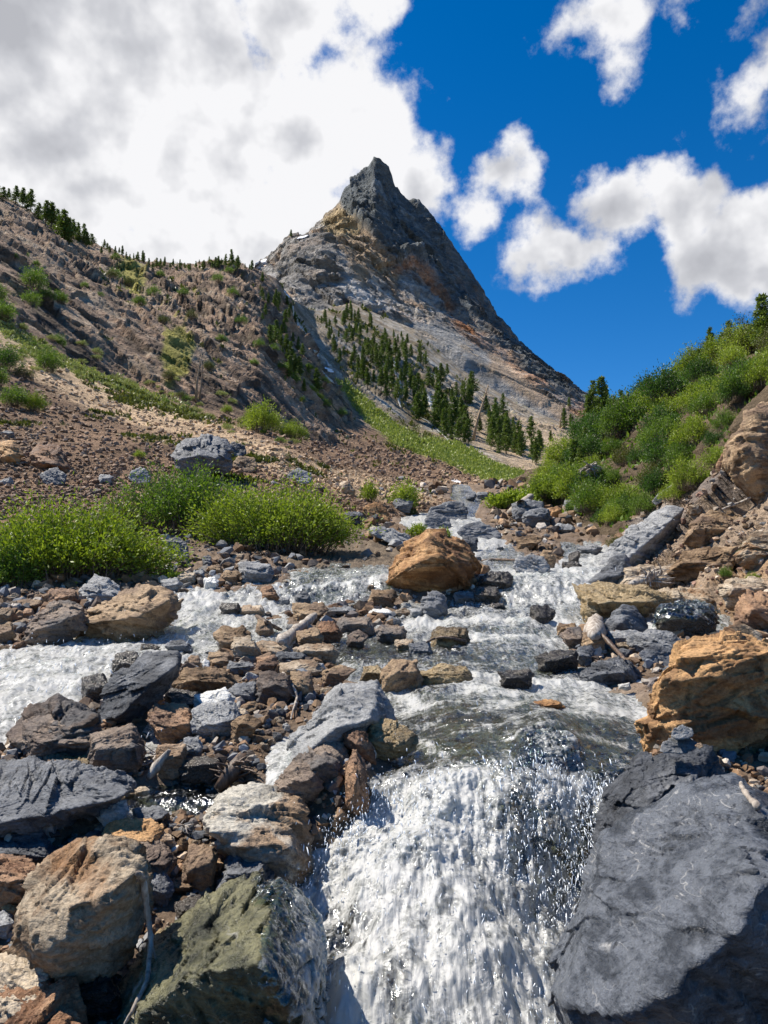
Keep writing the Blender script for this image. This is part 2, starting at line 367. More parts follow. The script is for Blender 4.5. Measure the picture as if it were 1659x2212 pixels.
def water_mat(name, tint=(.55, .66, .62), rough=.06):
    m, nt, b, out = new_mat(name); g = G(nt); co = g.coord(); foam = g.attr('foam', 'Fac')
    # clear water: the bed shows through, the sky mirrors at grazing angles
    tr = g.N.new('ShaderNodeBsdfTransparent'); tr.inputs[0].default_value = (*tint, 1)
    gl = g.N.new('ShaderNodeBsdfGlossy'); gl.inputs['Roughness'].default_value = .13; gl.inputs[0].default_value = (.9, .93, .97, 1)
    fr = g.N.new('ShaderNodeFresnel'); fr.inputs[0].default_value = 1.33
    rip = g.noise(g.mapping(co, (1.0, .8, 1)), 6, 5, .55, .8); fine = g.noise(co, 42, 5, .65, .4)
    nb = g.bump(rip, .9, .06); nb = g.bump(fine, .35, .006, nb)
    g.L.new(nb, gl.inputs['Normal']); g.L.new(nb, fr.inputs['Normal'])
    c1 = g.N.new('ShaderNodeMixShader'); g.L.new(g.m('MULTIPLY_ADD', fr.outputs[0], 1.15, .06, clamp=True), c1.inputs[0])
    g.L.new(tr.outputs[0], c1.inputs[1]); g.L.new(gl.outputs[0], c1.inputs[2])
    # broken water: a web of bubbles and strings
    n = g.noise(co, 6, 9, .66, 1.5); n2 = g.noise(g.mapping(co, (2.8, .30, .38), (0, 0, .1)), 12, 7, .62, .6)
    vor = g.voro(g.vm('ADD', co, g.vm('SCALE', g.noise(co, 9, 4, .6, 0, 'Color'), .25)), 13, 'DISTANCE_TO_EDGE')
    web = g.ramp(vor, [(.0, 1.), (.16, .25), (.4, 0.)])
    k = g.m('ADD', g.m('MULTIPLY', n, .76), g.m('ADD', g.m('MULTIPLY', n2, .45), g.m('MULTIPLY', web, .12)))
    th = g.m('SUBTRACT', 1.06, g.m('MULTIPLY', foam, .62))
    mask = g.m('DIVIDE', g.m('SUBTRACT', k, g.m('SUBTRACT', th, .07)), .26, clamp=True)
    fc = g.ramp(g.m('ADD', g.m('MULTIPLY', k, .8), g.m('MULTIPLY', foam, .25)), [(.42, (.40, .45, .42)), (.62, (.68, .70, .68)), (.85, (.88, .875, .85))])
    g.L.new(fc, b.inputs['Base Color']); b.inputs['Roughness'].default_value = .35; b.inputs['Specular IOR Level'].default_value = .5
    fb = g.bump(g.m('ADD', n, g.m('MULTIPLY', n2, .8)), .4, .04); fb = g.bump(g.noise(co, 60, 6, .75), .2, .006, fb); g.L.new(fb, b.inputs['Normal'])
    tl = g.N.new('ShaderNodeBsdfTranslucent'); tl.inputs[0].default_value = (.80, .84, .82, 1)
    wm = g.N.new('ShaderNodeMixShader'); wm.inputs[0].default_value = .45; g.L.new(b.outputs[0], wm.inputs[1]); g.L.new(tl.outputs[0], wm.inputs[2])
    f2 = g.N.new('ShaderNodeMixShader'); g.L.new(mask, f2.inputs[0]); g.L.new(c1.outputs[0], f2.inputs[1]); g.L.new(wm.outputs[0], f2.inputs[2])
    g.L.new(f2.outputs[0], out.inputs[0]); return m
M_WATER = water_mat('rushing_water')
def drop_mat():
    m, nt, b, out = new_mat('water_drops'); b.inputs['Base Color'].default_value = (.85, .9, .94, 1); b.inputs['Roughness'].default_value = .12
    b.inputs['Specular IOR Level'].default_value = .8; return m
M_DROP = drop_mat()
# ---------------------------------------------------------------- terrain
def blur(a, ax, n):
    for _ in range(n):
        b = np.copy(a); s = [slice(None)] * a.ndim
        def S(x): t = list(s); t[ax] = x; return tuple(t)
        b[S(slice(1, -1))] = a[S(slice(1, -1))] * .5 + (a[S(slice(0, -2))] + a[S(slice(2, None))]) * .25; a = b
    return a
class Sheet:
    """a surface lofted through measured feature lines (azimuth, elevation, distance), nearest line first"""
    def __init__(s, rows, px, nper, sm=6):
        s.px = np.asarray(px, float); PY = []; DD = []
        for r in rows:
            k = np.array(r, float)
            PY.append(np.interp(s.px, k[:, 0], k[:, 1])); DD.append(np.interp(s.px, k[:, 0], np.log(k[:, 2])))
        PY = np.array(PY).T; DD = np.array(DD).T
        v = []
        if isinstance(nper, int): nper = [nper] * (len(rows) - 1)
        for i, n in enumerate(nper): v += list(np.linspace(i, i + 1, n, endpoint=False))
        v.append(len(rows) - 1); s.v = np.array(v); k = np.arange(len(rows))
        py = np.array([np.interp(s.v, k, PY[i]) for i in range(len(s.px))]); d = np.array([np.interp(s.v, k, DD[i]) for i in range(len(s.px))])
        py = blur(blur(py, 1, sm), 0, 2); d = blur(blur(d, 1, sm * 2), 0, 4)
        s.py = py; s.d = np.exp(d); s.PX = np.repeat(s.px[:, None], len(s.v), 1)
        s.P = P3(s.PX, s.py, s.d)
        s.P0 = s.P.copy()
    def normals(s):
        a = np.gradient(s.P, axis=0); b = np.gradient(s.P, axis=1); n = np.cross(a, b); n /= np.linalg.norm(n, axis=2)[..., None] + 1e-12
        n[n[..., 1] > 0] *= 1  # kept as lofted
        return n
    def at(s, px, py):
        """surface point seen at (px, py): the nearest one along that line of sight"""
        f = np.interp(px, s.px, np.arange(len(s.px))); i = int(min(max(f, 0), len(s.px) - 2)); t = f - i
        if not hasattr(s, 'pp'): s.pp = proj(s.P)
        col = s.P[i] * (1 - t) + s.P[i + 1] * t; yy = s.pp[1][i] * (1 - t) + s.pp[1][i + 1] * t
        j = np.where((yy[:-1] >= py) & (yy[1:] < py))[0]
        if len(j) == 0: return None
        j = j[0]; w = (yy[j] - py) / (yy[j] - yy[j + 1] + 1e-9)
        return Vector(col[j] * (1 - w) + col[j + 1] * w)

MAIN = [(880,1345),(900,1312),(960,1330),(1000,1305),(1090,1290),(1095,1300),(1250,1300),(1262,1340),(1195,1362),(1215,1400),(1170,1445),(1250,1468),(1330,1490),(1392,1515),(1400,1600),
        (1375,1640),(1330,1700),(1305,1800),(1300,1900),(1240,2000),(1200,2100),(1230,2240),(1240,2480),(640,2480),(540,2260),(500,2140),(640,2020),(560,1935),(660,1900),(672,1830),(740,1790),(800,1740),
        (830,1640),(880,1600),(850,1530),(800,1475),(730,1440),(725,1400),(800,1392),(930,1372)]
WATER = [(MAIN, .70),
  ([(1085,1315),(1092,1250),(1120,1236),(1235,1232),(1258,1250),(1262,1315)], .85),
  ([(1195,1250),(1255,1205),(1305,1195),(1312,1225),(1265,1255)], .95), ([(1225,1185),(1290,1188),(1292,1212),(1240,1212)], .7),
  ([(600,1300),(640,1255),(720,1240),(835,1243),(866,1262),(850,1278),(750,1284),(650,1300)], .66),
  ([(655,1275),(640,1300),(560,1325),(548,1345),(480,1352),(445,1400),(400,1412),(330,1425),(255,1452),(200,1500),(100,1530),(30,1575),(-60,1640),(-400,1660),(-400,1430),(0,1432),(120,1392),(330,1382),(385,1345),(395,1298),(480,1300),(560,1288)], .88),
  ([(878,1122),(1005,1112),(1025,1130),(985,1150),(1078,1168),(1088,1200),(1040,1192),(1010,1160),(900,1142)], .95),
  ([(1035,1185),(1085,1185),(1150,1240),(1092,1255)], .7), ([(990,1040),(1030,1080),(1010,1118),(985,1112)], .6),
  ([(575,1700),(595,1610),(640,1575),(668,1590),(625,1710)], .85), ([(270,1705),(350,1685),(500,1688),(640,1695),(600,1740),(420,1745),(260,1745)], .42),
  ([(40,1895),(60,1850),(130,1830),(190,1790),(270,1735),(345,1738),(270,1790),(180,1850),(130,1895)], .62),
  ([(545,1340),(640,1372),(600,1402),(550,1395)], .8), ([(310,1600),(345,1545),(375,1560),(345,1640),(310,1650)], .8),
  ([(1330,1250),(1400,1252),(1380,1275),(1330,1275)], .85), ([(1405,1330),(1430,1325),(1420,1380),(1400,1375)], .85), ([(1500,1340),(1590,1300),(1600,1345),(1540,1390)], .7)]

# near valley floor: distance as a function of elevation line, with the step of the fall
def rowA(py, dl, dc, dr=None):
    dr = dc if dr is None else dr
    return [(-700, py, dl), (450, py, dl), (720, py, dc), (1350, py, dc), (2400, py, dr)]
A = Sheet([rowA(2900, 1.75, 1.9, 1.7), rowA(2400, 2.45, 2.6, 2.3), rowA(2212, 2.8, 3.0, 2.7), rowA(2000, 3.3, 3.45, 3.1), rowA(1800, 3.85, 3.72, 3.5), rowA(1660, 4.5, 4.05, 4.1), rowA(1610, 4.9, 4.5, 4.5),
           rowA(1500, 6.0, 6.1, 5.6), rowA(1440, 7.1, 7.5), rowA(1380, 8.6, 9.0), rowA(1310, 11.0, 11.5), rowA(1250, 12.9, 12.5), rowA(1235, 13.6, 14.0), rowA(1190, 16, 18), rowA(1130, 20, 25), rowA(1085, 25, 33), rowA(1045, 31, 42)],
          np.arange(-700, 2401, 5), [20, 26, 26, 46, 46, 34, 16, 26, 18, 18, 22, 20, 8, 16, 22, 18], sm=5)
A_base = A.P.copy()
px, py = A.PX, A.py
sd_all = np.full(px.shape, -999.); foam = np.zeros(px.shape)
wx = 14 * perlin(np.stack([px.ravel() / 60, py.ravel() / 45, px.ravel() * 0], -1), 3).reshape(px.shape)
for poly, fo in WATER:
    sd = poly_sd(px, py, poly) + 9 * sstep(-py, -1560, -1420) + wx * np.clip((py - 1000) / 700, .15, 1)
    foam = np.where(sd > sd_all, fo, foam); sd_all = np.maximum(sd_all, sd)
pxm = A.d / F                                           # metres per unit at that distance
bed = sstep(sd_all * pxm, -.10, .22)
q = A.P.reshape(-1, 3)
bump = (fbm(q * 1.1, 3, 11).reshape(px.shape) * .5 + fbm(q * 4, 4, 21).reshape(px.shape) * .25) * np.clip(A.d / 9, .4, 2.2) * .22
A.P[..., 2] += (bump + .03) * (.25 + .75 * sstep(-sd_all, 5, 70)) - bed * (.16 + .012 * A.d)
q = A.P.reshape(-1, 3)
A.P[..., 2] += (facet(q * np.array([5, 5, 5]), 7).reshape(px.shape) * .022) * np.clip(A.d / 6, .6, 3)
nz = fbm(q * .8, 4, 31).reshape(px.shape)[..., None]; nz2 = fbm(q * 3, 3, 37).reshape(px.shape)[..., None]
colA = np.array([.135, .098, .070]) * (1 + .5 * nz) + np.array([.05, .05, .055]) * nz2
mud = sstep(poly_sd(px, py, [(600,1200),(720,1150),(830,1160),(900,1200),(850,1245),(640,1262)]), -15, 20)[..., None]
colA = colA * (1 - mud) + np.array([.115, .088, .062]) * mud
colA = colA * (1 - bed[..., None]) + bed[..., None] * (np.array([.15, .125, .085]) * (1 + .6 * nz2))
fz = (sstep(poly_sd(px, py, [(640,1660),(880,1590),(1380,1590),(1340,1800),(1280,2480),(560,2480)]), -20, 30) * bed)[..., None]
colA = colA * (1 - fz) + np.array([.028, .026, .022]) * (1 + .5 * nz2) * fz
me = mk_mesh('ground', A.P.reshape(-1, 3), grid_faces(*px.shape), [M_GROUND], True, np.clip(colA * 1.45, .01, .9).reshape(-1, 3))
tag(obj('ground', me), kind='structure')

# water: same floor before the channel was cut, shaped by its own turbulence
def water():
    W0 = A_base.copy(); f = foam.copy()
    fall = sstep(py, 1650, 1760) * (1 - .0 * py) * (sd_all > -60) * (px > 640)
    lip = np.exp(-((py - 1590) / 70) ** 2) * (px > 700)
    f = f + .24 * fall - .10 * lip
    calm = sum(a * np.exp(-((px - x) / rx) ** 2 - ((py - y) / ry) ** 2) for x, y, rx, ry, a in
               ((960, 1555, 110, 45, .24), (1270, 1595, 130, 45, .16), (1000, 1430, 230, 22, .12), (800, 1405, 90, 22, .45), (1180, 1530, 90, 28, .22), (1000, 1625, 80, 35, .2), (1200, 1640, 110, 40, .22),
                (700, 2130, 70, 80, .35), (1240, 1850, 75, 110, .40), (560, 2080, 130, 90, .42), (1170, 2330, 90, 60, .40),(1110,1765,40,90,.2)))
    f = f - calm
    for x0, y0, x1, y1, w in ((1000,1480,1380,1475,16),(880,1350,1240,1350,12),(930,1395,1200,1390,9),(1090,1240,1250,1236,5),(1000,1500,1390,1540,14),(860,1495,900,1520,16),(900,1565,1110,1540,7),(960,1600,1320,1562,7),(1060,1625,1350,1600,8),(880,1525,1300,1545,6),(1150,1560,1390,1530,9),(900,1590,960,1640,12),(640,1278,840,1250,6)):
        t = np.clip(((px - x0) * (x1 - x0) + (py - y0) * (y1 - y0)) / ((x1 - x0) ** 2 + (y1 - y0) ** 2), 0, 1)
        f = f + .30 * np.exp(-(np.hypot(px - x0 - t * (x1 - x0), (py - y0 - t * (y1 - y0)) * 1.6) / w) ** 2)
    n0 = fbm(W0.reshape(-1, 3) * np.array([1.2, .6, 1.2]), 3, 51).reshape(px.shape)
    f = f + fall * (.5 * fbm(W0.reshape(-1, 3) * np.array([3.6, 1.8, 2.4]), 4, 57, .6).reshape(px.shape) + .01)
    f = f + .30 * lip * fbm(W0.reshape(-1, 3) * np.array([2.5, 7., 6.]), 3, 59, .6).reshape(px.shape)
    f = np.clip(f + .26 * n0, 0, 1.05)
    # shaping: standing waves upstream, heaps and strings in the white water
    q = W0.reshape(-1, 3)
    r1 = fbm(q * np.array([2.2, 1.4, 1.6]), 4, 61, .55, True).reshape(px.shape)
    amp = (.035 + .075 * np.clip(f, 0, 1) + .05 * fall) * np.clip(A.d / 7, .75, 1.5)
    n = np.cross(np.gradient(W0, axis=0), np.gradient(W0, axis=1)); n /= np.linalg.norm(n, axis=2)[..., None]
    n = np.where(n[..., 2:3] < 0, -n, n)
    mid = sstep(sd_all * pxm, -.05, .45)
    r1 = r1 - .22 * fall * fbm(q * np.array([6, 4, 5]), 3, 63, .5, True).reshape(px.shape) * (1 + sstep(py, 1850, 2100))
    W0 = W0 + n * (amp * (r1 * (.8 - 1.5 * fall)) + .07 * fall * mid)[..., None]
    W0[..., 2] += -.012 * A.d * .25 + .05 * mid - .03 * (1 - mid) + .03 * np.clip(A.d / 10, 0, 1.5) * (py < 1480) + (.05 + .05 * mid) * fall
    # bulge of water pushed over the sunken block at the lip, heap of foam at the foot of the fall
    for x, y, rx, ry, h in ((1190, 1600, 75, 40, .10), (900, 1990, 190, 120, .12), (1120, 2150, 150, 120, .10), (820, 2250, 170, 120, .07)):
        W0[..., 2] += h * np.exp(-((px - x) / rx) ** 2 - ((py - y) / ry) ** 2)
    def up(a):
        for ax in (0, 1):
            a = np.moveaxis(a, ax, 0); b = np.empty((2 * a.shape[0] - 1,) + a.shape[1:]); b[::2] = a; b[1::2] = (a[:-1] + a[1:]) / 2; a = np.moveaxis(b, 0, ax)
        return a
    coarse = (W0.copy(), f.copy())
    W0 = up(W0); f2 = up(f); am = up(amp); nn = up(n); s2 = up(sd_all * pxm); sel = s2.ravel() > -.25; q = W0.reshape(-1, 3)[sel]
    r2 = np.zeros(s2.size); g_ = fbm(q * 1.7, 2, 5)[:, None]; qw = q + .06 * g_
    r2[sel] = (-fbm(qw * np.array([8, 3.2, 4]), 4, 71, .55, True) * .24 - fbm(qw * np.array([30, 14, 20]), 2, 75, .6, True) * .06)
    W0 = W0 + nn * (am * r2.reshape(s2.shape) * (1 - .45 * up(sstep(py, 1900, 2150))))[..., None]
    Fc = grid_faces(*s2.shape); keep = (s2.ravel()[Fc] > -.14).all(1)
    Fc = Fc[keep]; used = np.unique(Fc); mp = np.full(s2.size, -1); mp[used] = np.arange(len(used))
    me = mk_mesh('stream', W0.reshape(-1, 3)[used], mp[Fc], [M_WATER], True, None, {'foam': f2.ravel()[used]})
    o = tag(obj('stream_water', me), kind='structure')
    return coarse
W0, FO = water()

# left hillside, scree and the wooded slope below the peak
B = Sheet([
  [(-900,1460,9),(-400,1430,10),(300,1400,12.5),(700,1360,14.5),(900,1240,22),(1350,1180,34)],
  [(-900,1080,12),(-400,1110,15),(0,1110,17),(300,1110,18.5),(600,1105,20.5),(900,1085,30),(1350,1092,45)],
  [(-900,900,18),(-400,940,22),(0,960,24),(300,965,26),(600,970,30),(900,1035,48),(1150,1052,80),(1350,1060,90)],
  [(-900,420,40),(-400,560,48),(0,690,60),(250,820,68),(430,880,74),(560,900,84),(700,965,100),(900,1010,130),(1150,1040,170),(1350,1050,190)],
  [(-900,200,60),(-400,360,72),(0,540,86),(250,670,96),(430,730,106),(560,740,126),(650,800,150),(750,885,190),(900,925,230),(1100,960,250),(1250,970,260),(1350,1000,270)],
  [(-900,20,90),(-400,190,110),(-200,290,125),(0,415,150),(60,448,154),(100,470,158),(150,500,162),(200,525,168),(260,545,176),(320,566,184),(400,571,196),(470,560,205),(500,558,210),(530,572,216),(560,585,226),(600,600,250),(625,640,280),(680,670,360),(760,650,430),(900,710,430),(1000,800,410),(1100,860,400),(1250,930,390),(1350,985,390)],
  [(-900,300,200),(-400,400,210),(0,600,230),(200,680,240),(540,720,300),(760,760,520),(1350,1040,480)],
], np.arange(-900, 1351, 3.2), [14, 34, 60, 84, 84, 10], sm=3)
px, py = B.PX, B.py
q = B.P.reshape(-1, 3)
cliff = poly_sd(px, py, [(-950,-50),(0,380),(200,500),(560,560),(620,640),(690,800),(760,900),(700,960),(560,905),(430,885),(250,825),(0,700),(-950,330)])
cliffm = sstep(cliff + 22 * perlin(q * .06, 5).reshape(px.shape), -12, 18)
lam = np.array([.5, .5, 1.0])
ax = np.stack([q[:, 0] * .75 + q[:, 2] * .66, q[:, 1] * .6, (q[:, 2] * .70 + q[:, 0] * .71) * 1.8], -1)   # beds dip to the lower right
fine_d = np.clip(B.d / 100, .18, 2.2)
right0 = sstep(poly_sd(px, py, [(620,640),(700,640),(1400,640),(1400,1000),(1000,900),(760,860),(690,810)]), -15, 25)
rel = (facet(ax * .085, 3, 1.2, .7) * 2.6 + facet(ax * .22, 4) * 1.15 + facet(ax * .55, 6) * .50 + fbm(ax * .05, 4, 9, .5, True) * 1.6 + facet(q * .13, 23, 1.1, .8) * 1.5 + facet(ax * .34, 24, 1.1, .8) * 1.1 + facet(q * .8, 25) * .45).reshape(px.shape)
soft = (fbm(q * .06, 4, 12) * 1.3 + facet(q * .35, 8) * .33 + facet(q * .9, 9) * .16).reshape(px.shape)
edge = 1 - .72 * sstep(B.v[None, :] + 0 * px, 4.55, 4.95)
near = sstep(B.v[None, :] + 0 * px, .8, 2.0)
n = B.normals(); n = np.where((n[..., 1:2] > 0), -n, n)
amp = (cliffm * rel * 1.05 + (1 - cliffm) * (soft * .8 + right0 * rel * .45)) * fine_d * edge * near * .52
B.P = B.P + n * np.array([.6, 1, .6]) * amp[..., None]
nA = fbm(q * .05, 5, 41).reshape(px.shape); nB = fbm(ax * .16, 5, 42, .6).reshape(px.shape); nC = fbm(q * .45, 4, 43).reshape(px.shape)
def lay(col, c, m): return col * (1 - m[..., None]) + np.array(c) * m[..., None]
colB = np.zeros(px.shape + (3,)) + np.array([.155, .105, .075])
colB *= (1 + .35 * nA + .25 * nC)[..., None]
cc = np.array([.215, .155, .12]) * (1 + .4 * nB[..., None]); cc = lay(cc, (.26, .22, .18), sstep(nB + nA * .5, .05, .35) * .7); cc = lay(cc, (.055, .043, .036), sstep(-nB - .35 * nC, .0, .22) * .85); cc = lay(cc, (.30, .25, .20), sstep(fbm(q * np.array([.5, .4, .3]), 3, 47, .6).reshape(px.shape), .15, .35) * .6)
colB = colB * (1 - cliffm[..., None]) + cc * cliffm[..., None]
tanb = sstep(poly_sd(px, py, [(-900,420),(0,705),(120,770),(250,825),(420,893),(560,945),(700,1002),(860,1040),(1150,1050),(1180,1075),(900,1085),(700,1062),(560,1010),(400,950),(200,890),(0,790),(-900,560)]) + 16 * nC + 10 * nA, -10, 14)
colB = lay(colB, (.41, .315, .225), tanb * .9)
right = sstep(poly_sd(px, py, [(620,640),(700,640),(1400,640),(1400,1070),(1100,1040),(900,960),(760,900),(690,810)]) + 20 * nA, -15, 25)
colB = lay(colB, (.205, .175, .14), right); colB = lay(colB, (.20, .20, .20), right * sstep(nB, .0, .2) * .8); colB = lay(colB, (.30, .29, .28), right * sstep(fbm(ax * .10, 5, 45, .6).reshape(px.shape), .12, .3) * .75); colB = lay(colB, (.09, .075, .06), right * sstep(-nB - .4 * nC, .05, .3) * .7)
colB = lay(colB, (.11, .085, .05), right * sstep(nA, .0, .25) * sstep(-(px - 1000), -100, 100) * .7)
colB = lay(colB, (.30, .235, .175), sstep(poly_sd(px, py, [(1000,880),(1350,930),(1350,1060),(1150,1045),(1020,960)]) + 10 * nC, -10, 20) * .7)
gr1 = sstep(poly_sd(px, py, [(720,822),(760,838),(850,915),(905,945),(990,955),(1060,1000),(1140,1022),(1150,1042),(1050,1040),(960,1000),(860,965),(790,910)]) + 16 * nC, -6, 10)
gr2 = sstep(poly_sd(px, py, [(-300,600),(0,695),(110,750),(200,790),(290,812),(350,850),(430,880),(400,895),(300,870),(200,828),(100,790),(0,735),(-300,640)]) + 30 * nC + 10 * nA, -2, 12)
gr3 = sstep(nC + nA - .28 + .35 * np.exp(-((px - 350) / 300) ** 2 - ((py - 880) / 60) ** 2), .1, .3) * (1 - cliffm)
lich = sstep(nA * .9 + nC * .7, .38, .55) * cliffm * sstep(px, 80, 300)
lic2 = sstep(poly_sd(px, py, [(350,720),(400,700),(420,760),(400,830),(360,840),(340,780)]) + 18 * nC, -4, 8) + sstep(poly_sd(px, py, [(240,560),(300,575),(330,640),(280,640)]) + 18 * nC, -4, 8)
colB = lay(colB, (.15, .22, .035), gr1 * .9); colB = lay(colB, (.27, .27, .105), gr2 * .5); colB = lay(colB, (.17, .17, .06), gr3 * .6 * (1 - gr1))
colB = lay(colB, (.20, .20, .04), np.clip(lich * .75 + lic2 * .8, 0, 1))
colB = lay(colB, (.075, .075, .03), cliffm * sstep(-nA + .5 * nC, .2, .42) * .6)
px_B = px; cliffm_B = cliffm; gr_B = np.clip(gr1 + gr2, 0, 1)
colB_fin = np.clip(colB * 1.8 * np.array([1.04, .98, .86]), .01, .8)
me = mk_mesh('hillside', B.P.reshape(-1, 3), grid_faces(*px.shape), [M_HILL], True, np.clip(colB * 1.8 * np.array([1.04, .98, .86]), .01, .9).reshape(-1, 3))
tag(obj('hillside', me), kind='structure')

# the peak
C = Sheet([
  [(300,1000,440),(560,900,440),(1000,1010,430),(1700,1080,430)],
  [(300,780,520),(560,650,500),(620,660,500),(700,690,500),(900,720,510),(1000,770,500),(1100,820,500),(1250,900,490),(1400,980,480),(1700,1040,480)],
  [(300,760,600),(545,600,620),(600,590,600),(640,560,570),(700,560,560),(760,580,560),(850,640,570),(950,690,570),(1050,750,570),(1150,810,570),(1250,875,560),(1400,965,540),(1700,1030,530)],
  [(300,750,680),(550,590,680),(600,560,660),(625,530,640),(680,510,640),(740,500,640),(800,560,610),(870,630,600),(950,680,610),(1050,735,610),(1150,795,610),(1250,865,600),(1400,960,570),(1700,1028,560)],
  [(300,745,760),(545,583,760),(572,560,740),(595,540,720),(628,508,690),(652,514,720),(676,490,720),(706,462,720),(732,441,720),(745,410,720),(760,396,720),(785,374,715),(800,362,712),(808,349,710),(816,350,712),(824,360,715),(832,366,720),(850,400,722),(878,430,730),(900,440,735),(925,460,740),(945,482,742),(965,510,745),(990,552,750),(1020,600,750),(1040,645,750),(1062,680,745),(1090,706,740),(1120,738,730),(1160,775,720),(1200,812,710),(1235,840,700),(1262,858,700),(1290,872,690),(1400,945,650),(1700,1025,600)],
  [(300,900,900),(560,700,950),(700,640,950),(810,560,950),(900,580,950),(1000,700,950),(1290,930,850),(1700,1060,700)],
], np.arange(300, 1701, 2.6), [10, 60, 70, 60, 70, 1][:0] + [26, 64, 44, 78, 12], sm=1)
px, py = C.PX, C.py
q = C.P.reshape(-1, 3)
a = math.radians(42); u_ = q[:, 0] * math.cos(a) - q[:, 2] * math.sin(a); v_ = q[:, 0] * math.sin(a) + q[:, 2] * math.cos(a)   # beds fall to the right
fold = 26 * perlin(np.stack([u_ / 160, v_ / 120, q[:, 1] / 200], -1), 4)
st = np.stack([u_ / 2.6, q[:, 1] / 2, v_ + fold], -1)
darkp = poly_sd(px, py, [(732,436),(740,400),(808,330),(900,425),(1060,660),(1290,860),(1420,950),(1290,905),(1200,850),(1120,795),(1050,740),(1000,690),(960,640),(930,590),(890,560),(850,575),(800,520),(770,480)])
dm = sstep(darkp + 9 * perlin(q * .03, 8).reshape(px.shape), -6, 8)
up = np.stack([(q[:, 0] * .87 + q[:, 2] * .5), q[:, 1] * .6, (q[:, 2] * .87 - q[:, 0] * .5) * .38], -1)
relA = (facet(st * .028, 3, 1.2, .8) * 4.5 + facet(st * .075, 5, 1.1, .7) * 3.4 + facet(st * .19, 6) * 2.4 + facet(st * .42, 26) * 1.1 + fbm(st * .02, 4, 3, .5, True) * 5).reshape(px.shape)
relB = (facet(up * .035, 13, 1.3, .7) * 6 + facet(up * .09, 15) * 4.5 + facet(up * .22, 16) * 2.8 + facet(up * .5, 27) * 1.2 + fbm(up * .03, 4, 18, .5, True) * 5).reshape(px.shape)
scree = sstep(poly_sd(px, py, [(560,700),(640,700),(760,690),(860,700),(905,688),(960,700),(1060,755),(1150,830),(1260,900),(1400,990),(1400,1100),(600,1000)]) + 6 * perlin(q * .05, 2).reshape(px.shape), -8, 14)
n = C.normals(); n = np.where(n[..., 1:2] > 0, -n, n)
ed = 1 - .60 * sstep(C.v[None, :] + 0 * px, 3.3, 3.98)
big = -26 * np.exp(-(poly_sd(px, py, [(612,600),(622,596),(700,660),(690,672)]) / 16.) ** 2)
amp = (dm * relB * 1.35 + (1 - dm) * relA * 1.25) * (1 - .82 * scree) * ed + scree * fbm(q * .05, 4, 77).reshape(px.shape) * 3
lipd = 12 * np.exp(-((darkp - 10) / 9.) ** 2) * (px > 760)
C.P[..., 2] += (fbm(np.stack([px.ravel() * .09, px.ravel() * 0, C.v[None, :].repeat(len(C.px), 0).ravel()], -1), 4, 5, .65).reshape(px.shape) * 9 * C.d / F) * sstep(C.v[None, :] + 0 * px, 3.3, 3.95)
C.P = C.P + n * np.array([.3, 1, .4]) * (amp + lipd)[..., None]
nA = fbm(q * .010, 5, 51).reshape(px.shape); nS = fbm(st * .035, 6, 52, .62).reshape(px.shape); nS2 = fbm(st * .09, 5, 53, .6).reshape(px.shape); nC = fbm(q * .06, 4, 54).reshape(px.shape)
col = np.zeros(px.shape + (3,)) + np.array([.185, .185, .185]); col *= (1 + .5 * nS + .3 * nS2)[..., None]
col = lay(col, (.30, .205, .13), sstep(nS + .6 * nA, .06, .26) * .7)
col = lay(col, (.33, .33, .34), sstep(nS2 - .5 * nS, .10, .32) * .7)
col = lay(col, (.070, .060, .055), sstep(-nS2 - nS * .5, .14, .36) * .8)
tanz = sstep(poly_sd(px, py, [(695,470),(735,438),(775,485),(820,530),(868,600),(850,625),(800,590),(775,640),(745,560),(715,520)]) + 10 * nC, -6, 10)
col = lay(col, (.235, .18, .125), tanz * (.65 + .35 * sstep(nS2, -.2, .2)))
gold = sstep(poly_sd(px, py, [(690,478),(735,438),(790,490),(770,520),(700,520)]) + 24 * nC, -2, 8); col = lay(col, (.22, .18, .08), gold * .4)
greyl = sstep(poly_sd(px, py, [(640,520),(700,500),(740,560),(760,640),(700,680),(620,620),(600,560)]) + 12 * nC, -8, 12); col = lay(col, (.13, .13, .132), greyl * .75)
gl2 = sstep(poly_sd(px, py, [(720,620),(760,610),(840,665),(900,690),(840,690),(760,665)]) + 8 * nC, -4, 8); col = lay(col, (.32, .33, .35), gl2 * .75)
rust = np.exp(-((darkp + 14) / 13.) ** 2) * sstep(px, 820, 880); col = lay(col, (.26, .12, .06), rust * .85 * sstep(nS + nC, -.35, .1))
col = lay(col, (.072, .078, .082), dm * .97); col = lay(col, (.15, .155, .16), dm * sstep(fbm(up * .06, 5, 61, .6).reshape(px.shape), .08, .35) * .75)  # dark cap rock; the cloud shade on it is put into the colour
col = lay(col, (.13, .085, .06), dm * sstep(px, 930, 1000) * sstep(nC, .0, .25) * .5)
scol = np.zeros(px.shape + (3,)) + np.array([.25, .20, .155]); scol = lay(scol, (.19, .195, .20), sstep(poly_sd(px, py, [(870,700),(905,688),(960,700),(1060,755),(1060,800),(1200,900),(1300,990),(1150,960),(1000,850),(900,760)]) + 8 * nC, -6, 12))
scol = lay(scol, (.30, .24, .17), sstep(nS2, .1, .3) * .5)
col = col * (1 - scree[..., None]) + scol * (1 + .25 * nC[..., None]) * scree[..., None]
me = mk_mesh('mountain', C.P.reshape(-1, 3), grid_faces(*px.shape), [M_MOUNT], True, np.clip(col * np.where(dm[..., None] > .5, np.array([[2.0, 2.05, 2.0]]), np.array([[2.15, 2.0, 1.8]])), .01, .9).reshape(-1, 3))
tag(obj('mountain', me), kind='structure')

